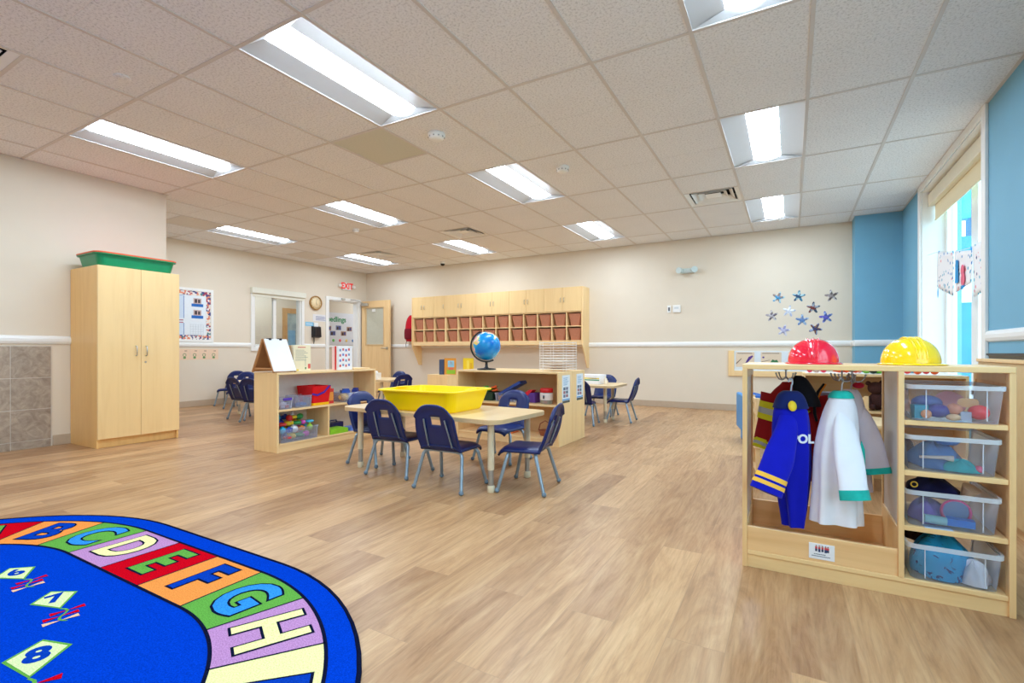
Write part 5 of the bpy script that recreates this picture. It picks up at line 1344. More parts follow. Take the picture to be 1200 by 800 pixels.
MB().add([(-0.04, -0.0506, 0.03), (0.04, -0.0506, 0.03), (0.04, -0.0506, 0.12), (-0.04, -0.0506, 0.12)], [(0, 1, 2, 3)], 0).lathe([(0.001, 0), (0.024, 0), (0.024, 0.0006), (0.001, 0.0006)], (0, 0, 0), 18, 1).build('print', [paper('orange_print', (226, 150, 60)), paper('teal_print', (60, 160, 160))], t)
clear_tub('clear tub with blue clips, right end of the left shelf', (-4.26, 3.83, z2), pi / 2, 0.15, 0.11, 0.10)
for i, (dx, dy, c) in enumerate(((-0.09, -0.02, (236, 200, 120)), (0.0, 0.0, (200, 205, 225)), (0.09, 0.01, (214, 216, 226)))):
    item('toy_bundle', ('yellow', 'pale grey', 'white')[i] + ' toys inside the clear tub at the right end of the left shelf', MB().ball((0, 0, 0), (0.045, 0.06, 0.042)), T('bundle%d' % i, c), (-4.26 - dy, 3.83 + dx, z2 + 0.05))
for i, dx in enumerate((-0.07, 0.08)):
    item('toy_truck', ('blue toy on top of the clear tub, left', 'navy toy on top of the clear tub, right')[i] + ' end of its heap', MB().box(-0.045, 0.045, -0.03, 0.03, 0, 0.03).box(-0.02, 0.04, -0.025, 0.025, 0.03, 0.045), T('navyblue%d' % i, ((44, 84, 180), (40, 60, 150))[i]), (-4.24, 3.83 + dx, z2 + 0.093), 1.2 + i)
# heaped toy basket on the lower left shelf
zb = 0.081
clear_tub('clear blue tub heaped with bright toys on the bottom of the left shelf', (-4.29, 3.135, zb), pi / 2, 0.215, 0.15, 0.125)
rnd = random.Random(5)
names = [('toy_fish', 'aqua'), ('toy_car', 'red'), ('toy_ball', 'blue'), ('toy_duck', 'yellow'), ('toy_boat', 'white'), ('toy_dino', 'green'), ('toy_ring', 'orange'), ('toy_shell', 'pink'), ('toy_frog', 'lime'), ('toy_whale', 'sky')]
rgb = dict(aqua=(30, 170, 210), red=(206, 50, 50), blue=(24, 70, 180), yellow=(244, 214, 40), white=(236, 236, 244), green=(40, 150, 80), orange=(240, 140, 50), pink=(220, 90, 190), lime=(150, 200, 50), sky=(80, 190, 230))
k0 = 0
for lay, (zz, n0) in enumerate(((0.042, 9), (0.105, 11), (0.162, 10), (0.215, 6))):
    for i in range(n0):
        nm, c = names[k0 % 10]; k0 += 1
        sx = (0.185, 0.19, 0.18, 0.12)[lay]
        yy = 3.135 - sx + 2 * sx * (i + 0.5) / n0 + rnd.uniform(-0.008, 0.008); xx = -4.29 + (0.08 if i % 2 else -0.02) + rnd.uniform(-0.03, 0.03) - 0.02 * lay
        sh = MB(); r = rnd.uniform(0.029, 0.039)
        v = k0 % 4
        if v == 0: sh.ball((0, 0, 0), (r * 1.3, r * 0.8, r * 0.8), 14, 8).ball((r * 1.4, 0, 0.004), (r * 0.5, r * 0.2, r * 0.6), 10, 6)
        elif v == 1: sh.prism(rounded(-r, r, -r * 0.7, r * 0.7, r * 0.3, 3), -r * 0.6, r * 0.5).ball((0, 0, r * 0.5), (r * 0.6, r * 0.5, r * 0.4), 10, 6)
        elif v == 2: sh.tube([(r * cos(q), r * sin(q), 0) for q in [2 * pi * j / 18 for j in range(18)]], r * 0.42, 8, closed=True)
        else: sh.ball((0, 0, 0), r, 14, 8).tube([(0, 0, r * 0.8), (0, 0, r * 1.5)], r * 0.3, 8)
        item(nm, '%s toy in the heaped clear tub, %s layer, number %d from its left' % (c, ('bottom', 'second', 'third', 'top')[lay], i + 1), sh, T('heap_' + c, rgb[c]), (xx, yy, zb + zz), rnd.uniform(0, 6), 'toy', 'toys heaped in the clear tub')
# lower right compartment
item('flat_box', 'lime green flat game box on the bottom right of the left shelf', MB().prism(rounded(-0.12, 0.12, -0.09, 0.09, 0.01, 3), 0, 0.045, 'xy').box(-0.1, 0.1, -0.07, 0.07, 0.045, 0.05), T('limebox', (140, 206, 40)), (-4.24, 3.61, zb), pi / 2, 'box')
item('tool_case', 'navy toy case behind the lime green box on the left shelf', MB().prism(rounded(-0.11, 0.11, -0.05, 0.05, 0.02, 4), 0, 0.085, 'xy').tube([(-0.05, 0, 0.085), (-0.04, 0, 0.105), (0.04, 0, 0.105), (0.05, 0, 0.085)], 0.008, 8), T('navycase', (24, 30, 100)), (-4.38, 3.72, zb), pi / 2, 'case')
item('blue_lid', 'pale blue plastic lid leaning beside the lime green box on the left shelf', MB().prism(rounded(-0.09, 0.09, -0.07, 0.07, 0.02, 4), 0, 0.03, 'xy').prism(rounded(-0.085, 0.085, -0.065, 0.065, 0.02, 4), 0.03, 0.036, 'xy'), T('bluelid', (90, 130, 220)), (-4.23, 3.86, zb), pi / 2, 'lid')

# ================================================================== things on the globe shelf
t = thing('globe', 'blue world globe on a black stand on the maple shelf', 'globe', (-2.955, 4.62, RS_H + 0.001), R(33))
BLK = mat('black_stand', (20, 20, 24), rough=0.3)
MB().lathe([(0.105, 0), (0.108, 0.006), (0.10, 0.014), (0.03, 0.02), (0.018, 0.03), (0.014, 0.075), (0.022, 0.09)], n=36).build('base', BLK, t)
gc, gr_ = 0.262, 0.158
def globe_mat():
    k = NT('globe_map'); p = k.n('ShaderNodeBsdfPrincipled'); k.l(p.outputs[0], k.out.inputs[0]); p.inputs['Roughness'].default_value = 0.25
    tc = k.n('ShaderNodeTexCoord'); n = k.n('ShaderNodeTexNoise'); k.val(n, Scale=6.0, Detail=5, Roughness=0.5); k.l(tc.outputs['Object'], n.inputs['Vector'])
    m2 = k.n('ShaderNodeTexNoise'); k.val(m2, Scale=16, Detail=1); k.l(tc.outputs['Object'], m2.inputs['Vector'])
    land = k.ramp(m2.outputs[0], [(0.0, lin((240, 214, 120))), (0.42, lin((238, 176, 206))), (0.5, lin((250, 226, 140))), (0.58, lin((140, 200, 150))), (0.64, lin((236, 150, 190)))], 'CONSTANT')
    sea = k.ramp(n.outputs[0], [(0.3, lin((4, 96, 200))), (0.52, lin((12, 150, 222))), (0.58, lin((70, 200, 226)))])
    k.l(k.mix(k.ramp(n.outputs[0], [(0.555, (0, 0, 0)), (0.56, (1, 1, 1))]), sea, land), p.inputs['Base Color']); return k.mat
MB().ball((0, 0, gc), gr_, 48, 32).build('sphere', globe_mat(), t)
arc = [(gr_ * 1.06 * cos(R(a)), 0, gc + gr_ * 1.06 * sin(R(a))) for a in range(113, 294, 10)]
m = MB()
m.rings([[(0 + f * cos(R(a)), d, gc + f * sin(R(a))) for f, d in ((gr_ * 1.03, -0.012), (gr_ * 1.15, -0.012), (gr_ * 1.15, 0.012), (gr_ * 1.03, 0.012))] for a in range(113, 300, 8)], 0, False)
m.build('meridian_arm', BLK, t)
ax = Vector((cos(R(113)), 0, sin(R(113))))
MB().cyl(tuple(Vector((0, 0, gc)) + ax * gr_ * 0.98), tuple(Vector((0, 0, gc)) + ax * gr_ * 1.14), 0.008).build('pivot', BLK, t)
t = thing('drying_rack', 'white wire drying rack with many tiers on the shelf behind the globe', 'rack', (-2.135, 4.74, RS_H + 0.001), 0)
M_WIRE = mat('white_wire', (236, 232, 228), rough=0.4)
m = MB()
for x in (-0.15, -0.115, 0.115, 0.15):
    for y in (-0.13, 0.13): m.tube([(x, y, 0), (x, y, 0.305)], 0.003, 6)
m.build('uprights', M_WIRE, t)
for i in range(11):
    z = 0.02 + i * 0.0275
    m = MB().tube([(-0.155, -0.13, z), (0.155, -0.13, z), (0.155, 0.13, z), (-0.155, 0.13, z)], 0.003, 6, closed=True)
    if i < 4 or i == 10:
        for x in (-0.08, -0.04, 0, 0.04, 0.08): m.tube([(x, -0.13, z), (x, 0.13, z)], 0.0018, 5)
    m.build('wire_tier', M_WIRE, t)
for i in range(3):
    tag(MB().box(-0.11, 0.11, -0.1, 0.1, 0, 0.001).build('paper_sheet', paper('warm_paper', (226, 196, 170)), loc=(-2.135, 4.74, RS_H + 0.026 + 0.0275 * i)), 'sheet of paper on the %s tier of the wire drying rack' % ('lowest', 'second lowest', 'third lowest')[i], 'paper', 'sheets in the drying rack')
def poster(x, y0, y1, z0, z1, label):
    t = thing('wall_poster', label, 'poster', (x + 0.0005, (y0 + y1) / 2, 0))
    w = (y1 - y0) / 2
    MB().box(0, 0.0015, -w, w, z0, z1).build('sheet', paper('pale_poster', (226, 236, 246)), t)
    m = MB(); X = 0.0017
    def r(a, b, c, d, mi): m.add([(X, a * w, z0 + c * (z1 - z0)), (X, b * w, z0 + c * (z1 - z0)), (X, b * w, z0 + d * (z1 - z0)), (X, a * w, z0 + d * (z1 - z0))], [(0, 1, 2, 3)], mi)
    r(-0.95, 0.95, 0.0, 0.085, 0); r(-0.95, 0.95, 0.10, 0.14, 1)
    for i, a in enumerate((-0.72, -0.05)):
        for j, c in enumerate((0.2, 0.33, 0.46)): r(a, a + 0.55, c, c + 0.105, 2 + (i + j) % 3)
    for j in range(5): r(-0.7, 0.3 + 0.15 * (j % 3), 0.64 + 0.06 * j, 0.665 + 0.06 * j, 5)
    m.build('print', [paper('dark_footer', (80, 84, 80)), paper('cyan_bar', (40, 150, 220)), paper('photo_a', (110, 120, 150)), paper('photo_b', (160, 110, 120)), paper('photo_c', (90, 110, 130)), paper('print_blue', (140, 180, 214))], t)
poster(-1.98, 4.49, 4.685, 0.425, 0.705, 'pale blue poster on the end of the globe shelf, the nearer of two')
poster(-1.98, 4.865, 5.05, 0.425, 0.705, 'pale blue poster on the shelf end behind the globe shelf, farther of two')
zr = 0.413
t = thing('toy_jar', 'clear jar with a red lid and a white label on the globe shelf', 'jar', (-2.165, 4.52, zr))
MB().lathe([(0.06, 0), (0.066, 0.008), (0.066, 0.11), (0.06, 0.118)], n=28).build('jar', clear_plastic('jar_plastic', (236, 236, 230), 0.3, 0.15), t)
MB().lathe([(0.0665, 0.04), (0.0672, 0.042), (0.0672, 0.108), (0.0665, 0.11)], n=28, cap=False).build('label_band', paper('white_label', (232, 224, 222)), t)
MB().lathe([(0.064, 0.116), (0.066, 0.12), (0.066, 0.152), (0.06, 0.158), (0.002, 0.158)], n=28).build('lid', T('redlid', (206, 24, 34)), t)
m = MB()
for i, q in enumerate((-120, -95, -70, -45)): m.box(-0.008, 0.008, -0.0685, -0.067, 0.055 + 0.012 * (i % 2), 0.075 + 0.012 * (i % 2), i % 2)
m.build('label_print', [paper('label_ink', (110, 90, 100)), paper('label_ink2', (70, 110, 170))], t)
for i, (dx, dy, c) in enumerate(((-0.03, 0.0, 'yellow'), (0.03, 0.01, 'green'), (0.0, -0.03, 'red'))):
    item('toy_bead', c + ' toy bead at the bottom of the red lidded jar', MB().ball((0, 0, 0), 0.018), T('heap_' + c, rgb[c]), (-2.165 + dx, 4.52 + dy, zr + 0.02))
t = thing('toy_box', 'red and purple toy box left of the red lidded jar', 'box', (-2.36, 4.60, zr), R(-15))
MB().box(-0.075, 0.075, -0.06, 0.06, 0, 0.10).build('carton', paper('purple_carton', (92, 50, 140)), t, bevel=0.003)
MB().prism([(-0.08, 0.085), (0.0, 0.13), (0.05, 0.13), (-0.02, 0.07)], -0.062, 0.0, 'xz').build('red_flap', paper('red_flap', (216, 30, 50)), t)
MB().box(-0.06, 0.0, -0.0612, -0.06, 0.02, 0.06).build('print', paper('dark_print', (60, 70, 90)), t)
t = thing('clear_tub', 'clear tub under a tilted blue lid on the globe shelf', 'tub', (-2.66, 4.58, zr))
tub(MB(), 0.12, 0.09, 0.085, 0.012, 0.02, 0.002, 0.006).build('body', BOXP, t)
lid = MB().prism(rounded(-0.15, 0.15, -0.085, 0.085, 0.02, 4), 0, 0.03, 'xy').tf(Matrix.Translation((0.07, 0, 0.125)) @ Matrix.Rotation(R(-28), 4, 'Y')).build('lid', T('bluelid2', (34, 66, 140)), t)
for i, (dx, c) in enumerate(((-0.06, 'orange'), (-0.015, 'red'), (0.04, 'blue'))):
    item('toy_cube', c + ' toy block inside the tub with the tilted blue lid', MB().prism(rounded(-0.025, 0.025, -0.025, 0.025, 0.006, 3), 0, 0.05, 'xy'), T('heap_' + c, rgb[c]), (-2.66 + dx * 1.1, 4.56, zr + 0.009), 0.2 * i)
t = thing('vegetable_crate', 'dark crate of green toy vegetables at the left of the globe shelf', 'crate', (-2.93, 4.58, zr))
tub(MB(), 0.14, 0.09, 0.09, 0.012, 0.015, 0.004, 0.008).build('crate', T('darkgreen', (30, 60, 44)), t)
for i in range(6):
    item('toy_cucumber', 'green toy cucumber, number %d from the left in the dark crate' % (i + 1), MB().tube([(-0.05, 0, -0.02), (-0.02, 0, -0.004), (0.02, 0, 0.012), (0.05, 0, 0.022)], [0.008, 0.016, 0.016, 0.006], 10), T('cucumber', (50, 176, 40)), (-3.02 + 0.034 * i, 4.57 + 0.03 * (i % 2), zr + 0.10 + 0.012 * (i % 3)), 0.4, 'toy', 'toy cucumbers in the crate')
for i in range(2):
    item('toy_carrot', ('upper', 'lower')[i] + ' orange-red toy vegetable at the right of the dark crate', MB().tube([(-0.03, 0, 0), (0.02, 0, 0.01), (0.035, 0, 0.012)], [0.008, 0.018, 0.01], 10), T('orange', (244, 96, 24)), (-2.82, 4.56 + 0.02 * i, zr + 0.135 - 0.035 * i), 0.3)
zr = 0.081
t = thing('toy_box', 'yellow and purple toy box on the bottom of the globe shelf, seen under the table', 'box', (-2.66, 4.56, zr))
MB().box(-0.11, 0.11, -0.07, 0.07, 0, 0.06).build('carton', paper('orange_carton', (226, 120, 60)), t)
m = MB()
for i in range(5): m.ball((-0.09 + 0.045 * i, -0.05, 0.065), (0.024, 0.02, 0.02), 12, 8, i % 3)
m.build('beads', [T('heap_yellow', rgb['yellow']), T('violet', (110, 80, 190)), T('heap_blue', rgb['blue'])], t)
item('toy_basket', 'brown toy basket on the bottom right of the globe shelf', MB().lathe([(0.05, 0), (0.07, 0.05), (0.072, 0.055), (0.066, 0.055), (0.045, 0.008)], n=24).tube([(-0.068, 0, 0.05), (-0.05, 0, 0.12), (0, 0, 0.15), (0.05, 0, 0.12), (0.068, 0, 0.05)], 0.006, 8), T('basketbrown', (150, 84, 56)), (-2.20, 4.56, zr), 0.5, 'basket')
# books on the unit behind
book('picture_book', 'orange picture book with a sky blue and green cover, behind the globe shelf', (-4.33, 5.66, 0.611), R(20), 0.17, 0.235, 0.02, (224, 152, 56),
     deco=[(0.3, 0.85, 0.45, 0.85, (150, 206, 232)), (0.2, 0.95, 0.04, 0.28, (150, 196, 50)), (0.4, 0.8, 0.28, 0.42, (216, 110, 90)), (0.45, 0.7, 0.62, 0.78, (236, 240, 240))])
book('picture_book', 'dark spined grey book leaning left of the orange picture book', (-4.40, 5.62, 0.611), R(50), 0.16, 0.215, 0.03, (60, 76, 110), (206, 214, 226))
book('picture_book', 'yellow picture book standing left of the globe', (-4.30, 6.08, 0.611), R(18), 0.16, 0.23, 0.02, (240, 206, 30), deco=[(0.35, 0.6, 0.3, 0.85, (250, 226, 90)), (0.65, 0.9, 0.1, 0.7, (226, 180, 30))])

# ================================================================== small things on the other tables
t = thing('paper_box', 'white box with yellow and green bands on the far table', 'box', (-2.42, 6.42, TH + 0.001), R(-6))
MB().box(-0.19, 0.20, -0.11, 0.11, 0, 0.125).build('carton', paper('white_carton', (240, 240, 246)), t, bevel=0.003)
MB().box(-0.19, 0.20, -0.1112, -0.11, 0.07, 0.085, 0).box(-0.19, 0.20, -0.1112, -0.11, 0.048, 0.062, 1).box(0.04, 0.16, -0.1112, -0.11, 0.072, 0.084, 2).build('bands', [paper('band_yellow', (232, 214, 60)), paper('band_green', (40, 150, 110)), paper('band_grey', (130, 130, 170))], t)
item('glue_bottle', 'small cream bottle right of the white box on the far table', MB().lathe([(0.022, 0), (0.024, 0.01), (0.024, 0.07), (0.01, 0.085), (0.008, 0.11)], n=18), T('creamglue', (240, 226, 206)), (-2.17, 6.36, TH + 0.001), 0, 'bottle')
item('tissue_box', 'white tissue box on the table before the open door', MB().prism(rounded(-0.06, 0.06, -0.06, 0.06, 0.01, 3), 0, 0.10, 'xy').ball((0, 0, 0.105), (0.035, 0.02, 0.03), 12, 8), T('tissue', (236, 232, 226)), (-5.72, 5.70, TH + 0.001), 0.3, 'box')

# ================================================================== things on the walls
def on_left(y, z, name, label, cat, x=WL): return thing(name, label, cat, (x, y, z), 0)
def card(mb, y0, y1, z0, z1, m=0, x=0.0, d=0.0012): return mb.box(x, x + d, y0, y1, z0, z1, m)
# bulletin board
t = on_left(0, 0, 'bulletin_board', 'white framed bulletin board with a colourful border beside the tall cabinet', 'board')
y0, y1, z0, z1 = 3.78, 4.91, 1.10, 2.015
MB().box(0, 0.02, y0, y1, z0, z0 + 0.045).box(0, 0.02, y0, y1, z1 - 0.045, z1).box(0, 0.02, y0, y0 + 0.045, z0 + 0.045, z1 - 0.045).box(0, 0.02, y1 - 0.045, y1, z0 + 0.045, z1 - 0.045).build('frame', M_WHITE, t, bevel=0.003)
MB().box(0, 0.006, y0 + 0.04, y1 - 0.04, z0 + 0.04, z1 - 0.04).build('backing', paper('board_paper', (230, 238, 246)), t)
def border_mat():
    k = NT('patchwork_border'); p = k.n('ShaderNodeBsdfPrincipled'); k.l(p.outputs[0], k.out.inputs[0]); p.inputs['Roughness'].default_value = 0.6
    tc = k.n('ShaderNodeTexCoord'); v = k.n('ShaderNodeTexVoronoi'); k.val(v, Scale=32); k.l(tc.outputs['Object'], v.inputs['Vector'])
    s = k.n('ShaderNodeSeparateColor'); k.l(v.outputs['Color'], s.inputs[0])
    k.l(k.ramp(s.outputs[0], [(0, lin((236, 232, 230))), (0.3, lin((226, 140, 110))), (0.5, lin((60, 66, 130))), (0.68, lin((240, 220, 200))), (0.82, lin((170, 60, 90))), (0.92, lin((70, 130, 140)))], 'CONSTANT'), p.inputs['Base Color']); return k.mat
a0, a1, b0, b1 = y0 + 0.045, y1 - 0.045, z0 + 0.045, z1 - 0.045
MB().box(0.006, 0.008, a0, a1, b0, b0 + 0.075).box(0.006, 0.008, a0, a1, b1 - 0.075, b1).box(0.006, 0.008, a0, a0 + 0.075, b0 + 0.075, b1 - 0.075).box(0.006, 0.008, a1 - 0.075, a1, b0 + 0.075, b1 - 0.075).build('border', border_mat(), t)
m = MB()
card(m, 4.18, 4.42, 1.50, 1.88, 0, 0.006); card(m, 4.18, 4.42, 1.22, 1.42, 0, 0.006)
m.build('papers', [paper('pale_blue_sheet', (210, 226, 244))], t)
m = MB(); card(m, 4.18, 4.42, 1.88, 1.885, 0, 0.0072)
for z in (1.42, 1.46): card(m, 4.18, 4.42, z, z + 0.014, 1, 0.0072)
for ya in (4.425,): card(m, ya, ya + 0.008, 1.22, 1.42, 0, 0.0072); card(m, ya, ya + 0.008, 1.5, 1.88, 0, 0.0072)
card(m, 4.18, 4.42, 1.215, 1.222, 0, 0.0072)
for k2, zc in enumerate((1.80, 1.60)):
    card(m, 4.55, 4.74, zc - 0.095, zc - 0.045, 0, 0.0072); card(m, 4.58, 4.71, zc - 0.045, zc + 0.05, 2, 0.0072)
    card(m, 4.60, 4.64, zc - 0.03, zc + 0.035, 3, 0.0086); card(m, 4.655, 4.69, zc - 0.03, zc + 0.03, 3, 0.0086)
for i in range(6):
    card(m, 4.53, 4.74, 1.20 + 0.04 * i, 1.203 + 0.04 * i, 4, 0.0072); card(m, 4.53 + 0.042 * i, 4.533 + 0.042 * i, 1.20, 1.40, 4, 0.0072)
m.build('photos_and_print', [paper('strong_blue', (20, 104, 190)), paper('plum_line', (160, 60, 90)), paper('photo_skin', (206, 180, 176)), paper('photo_dark', (70, 56, 60)), paper('grid_line', (190, 200, 210))], t)
# four small cards in a row under the rail
for i, (ya, yb) in enumerate(((4.36, 4.525), (4.53, 4.675), (4.68, 4.835), (4.84, 5.0))):
    t = on_left(0, 0, 'picture_card', 'peach picture card under the rail, %s in the row of four' % ('leftmost', 'second from left', 'third from left', 'rightmost')[i], 'card')
    t['group'] = 'peach cards below the bulletin board'
    card(MB(), ya, yb, 0.80, 0.985).build('card', paper('peach_paper', (238, 208, 180)), t)
    m = MB(); yc = (ya + yb) / 2
    m.rings([[(0.0014, yc + 0.03 * cos(q) * f, 0.88 + 0.03 * sin(q) * f) for q in [2 * pi * j / 16 for j in range(16)]] for f in (1.0, 0.6)], 0, False, True, False)
    card(m, yc - 0.02, yc + 0.02, 0.82, 0.85, 1, 0.0012); card(m, yc + 0.0, yc + 0.04, 0.945, 0.955, 2, 0.0012)
    m.build('print', [paper('sage_ink', (150, 160, 120)), paper('green_ink', (100, 150, 90)), paper('brown_ink', (120, 90, 80))], t)
# clock
t = thing('wall_clock', 'round wooden framed wall clock between the interior window and the doorway', 'clock', (WL, 7.045, 1.975))
Mx = Matrix.Rotation(pi / 2, 4, 'Y')
MB().lathe([(0.148, 0.0), (0.152, 0.02), (0.148, 0.042), (0.132, 0.042), (0.128, 0.02)], n=40).tf(Mx).build('rim', mat('oak_rim', (172, 128, 66), rough=0.4), t)
MB().lathe([(0.13, 0.0195), (0.13, 0.0235), (0.002, 0.0235)], n=40).tf(Mx).build('dial', paper('cream_dial', (244, 222, 178)), t)
m = MB()
for h_ in range(12):
    q = R(30 * h_); m.tube([(0.025, 0.10 * sin(q), 0.10 * cos(q)), (0.025, 0.117 * sin(q), 0.117 * cos(q))], 0.003, 5)
m.tube([(0.0265, 0, 0), (0.0265, 0.03, -0.045)], 0.003, 6).tube([(0.0275, 0, 0), (0.0275, 0.02, 0.085)], 0.0022, 6)
m.build('hands_and_ticks', mat('brown_ink_dark', (120, 92, 60), rough=0.5), t)
# notices, key hook, phone
t = on_left(0, 0, 'wall_notice', 'white notice sheet under the clock', 'notice')
card(MB(), 6.985, 7.345, 1.585, 1.735).build('sheet', paper('white_notice', (226, 224, 226)), t)
m = MB()
for i in range(4): card(m, 7.06, 7.31 - 0.03 * (i % 2), 1.61 + 0.024 * i, 1.622 + 0.024 * i, 0, 0.0012)
m.build('text', paper('grey_text', (150, 156, 186)), t)
t = on_left(0, 0, 'wall_notice', 'small light blue notice left of the wall phone', 'notice')
card(MB(), 6.80, 7.0, 1.475, 1.56).build('sheet', paper('sky_notice', (120, 190, 226)), t)
m = MB(); card(m, 6.82, 6.97, 1.525, 1.535, 0, 0.0012); card(m, 6.82, 6.98, 1.50, 1.51, 0, 0.0012); m.build('text', paper('white_text', (220, 236, 246)), t)
t = thing('wall_phone', 'black wall phone with a hanging cord beside the doorway', 'phone', (WL, 7.05, 1.36))
MB().box(0, 0.03, -0.05, 0.05, 0.09, 0.19).build('white_plate', M_WHITE, t, bevel=0.004)
MB().prism([(0.0, -0.13), (0.07, -0.11), (0.055, 0.10), (0.0, 0.12)], -0.10, 0.10, 'xz').build('body', mat('black_phone', (24, 24, 30), rough=0.35), t, bevel=0.008)
MB().box(0.055, 0.09, -0.095, -0.04, -0.10, 0.10).build('handset', mat('black_handset', (30, 30, 36), rough=0.3), t, bevel=0.01)
MB().tube([(0.03, -0.07, -0.12), (0.03, -0.075, -0.2), (0.025, -0.06, -0.26), (0.025, -0.045, -0.2), (0.03, -0.05, -0.13)], 0.006, 8).build('cord', mat('black_phone', (24, 24, 30)), t)
# exit sign
t = thing('exit_sign', 'white exit sign with red letters above the doorway', 'sign', (WL, 7.875, 2.42))
MB().box(0, 0.045, -0.125, 0.125, -0.085, 0.085).build('housing', M_WHITE, t, bevel=0.006)
put_text(MB(), 'EXIT', 0.165, frame_m((0.0458, 0, 0), (0, 1, 0), (0, 0, 1.15)), 0, bold=0.006).build('lettering', mat('exit_red', (240, 40, 40), rough=0.5, emit=0.25), t)
for s in (-1, 1):
    MB().cyl((0.03, s * 0.13, 0), (0.03, s * 0.20, 0.0), 0.012).ball((0.045, s * 0.20, 0), (0.045, 0.04, 0.04), 14, 9).build('lamp_head', M_WHITE, t)
# class sign on the corridor wall, seen through the doorway
t = thing('wall_sign', 'pale corridor sign with green lettering and photos seen through the doorway', 'sign', (CX0, 9.2, 1.55))
MB().box(0, 0.015, -0.75, 0.72, -0.44, 0.42).build('panel', paper('sign_grey', (222, 222, 228)), t)
put_text(MB(), 'Seedlings', 0.195, frame_m((0.0165, -0.13, 0.24), (0, 1, 0), (0, 0, 1)), 0, bold=0.005).build('lettering', mat('leaf_green', (20, 140, 80), rough=0.5), t)
m = MB(); k3 = 0
for y, z in ((-0.36, 0.0), (-0.03, 0.02), (0.34, 0.0), (-0.22, -0.13), (0.14, -0.13)):
    m.box(0.0152, 0.0165, y - 0.09, y + 0.09, z - 0.06, z + 0.06, k3 % 2); m.box(0.0166, 0.0175, y - 0.06, y + 0.0, z - 0.05, z + 0.03, 2); m.box(0.0166, 0.0175, y + 0.01, y + 0.07, z - 0.04, z + 0.04, 3); k3 += 1
m.build('photos', [paper('photo_warm', (176, 140, 120)), paper('photo_cool', (120, 130, 170)), paper('photo_hair', (70, 44, 40)), paper('photo_shirt', (70, 70, 130))], t)
m = MB()
for i, (y, c) in enumerate(((-0.40, 0), (-0.2, 1), (0.02, 2), (0.24, 3), (0.47, 4))): m.lathe([(0.04, 0.0), (0.04, 0.0015), (0.001, 0.0015)], (0, 0, 0), 16, c); m.v[-80:] = [(0.0155 + v[2], y + v[0], -0.32 + v[1]) for v in m.v[-80:]]
m.build('dots', [paper('dot_purple', (120, 80, 170)), paper('dot_green', (110, 190, 90)), paper('dot_red', (230, 80, 100)), paper('dot_yellow', (240, 210, 120)), paper('dot_blue', (40, 120, 190))], t)
# backpack on the back wall
t = thing('backpack', 'red backpack hanging on the back wall left of the wall cabinet', 'backpack', (-7.35, WB, 1.16))
MB().rings([[(0.0 + a * cos(q), -0.10 + b * sin(q), z) for q in [2 * pi * j / 24 for j in range(24)]] for a, b, z in ((0.13, 0.07, 0), (0.165, 0.09, 0.03), (0.175, 0.095, 0.2), (0.165, 0.09, 0.38), (0.12, 0.07, 0.52), (0.05, 0.04, 0.58))]).build('bag', cloth('backpack_red', (190, 18, 40)), t, sub=1)
MB().rings([[(-0.02 + a * cos(q), -0.185 + b * sin(q), z) for q in [2 * pi * j / 20 for j in range(20)]] for a, b, z in ((0.10, 0.02, 0.05), (0.12, 0.035, 0.08), (0.12, 0.035, 0.24), (0.1, 0.02, 0.28))]).build('pocket', cloth('backpack_dark_red', (120, 14, 34)), t, sub=1)
MB().tube([(0, -0.07, 0.56), (0, -0.05, 0.62), (0, -0.02, 0.62), (0, -0.02, 0.56)], 0.008, 8).tube([(-0.15, -0.08, 0.05), (-0.165, -0.1, -0.06), (-0.16, -0.1, -0.13)], 0.006, 8).build('straps', C_BLACK, t)
MB().cyl((0, 0, 0.63), (0, -0.05, 0.63), 0.008).build('wall_peg', M_SILVER, t)
# emergency light, switches
t = thing('emergency_light', 'pale twin head emergency light high on the back wall', 'light', (-1.485, WB, 2.28))
MB().box(-0.11, 0.11, -0.05, 0, -0.05, 0.03).build('housing', mat('aqua_white', (206, 222, 222), rough=0.4), t, bevel=0.012)
for s in (-1, 1): MB().cyl((s * 0.10, -0.05, 0.0), (s * 0.125, -0.12, -0.005), 0.045, 0.05, 20).build('lamp_head', mat('aqua_white', (206, 222, 222)), t)
t = thing('wall_switch', 'narrow white wall plate with a dark button on the back wall', 'switch', (-1.785, WB, 1.652))
MB().box(-0.03, 0.03, -0.01, 0, -0.06, 0.06).build('plate', M_WHITE, t, bevel=0.003); MB().box(-0.012, 0.012, -0.016, -0.01, -0.03, 0.03).build('button', mat('dark_button', (70, 74, 84), rough=0.4), t, bevel=0.002)
t = thing('thermostat', 'square white thermostat right of the narrow wall plate', 'thermostat', (-1.66, WB, 1.652))
MB().box(-0.062, 0.062, -0.025, 0, -0.06, 0.06).build('body', M_WHITE, t, bevel=0.006); MB().box(-0.035, 0.035, -0.027, -0.025, 0.0, 0.03).build('display', mat('pale_display', (206, 212, 216), rough=0.3), t)
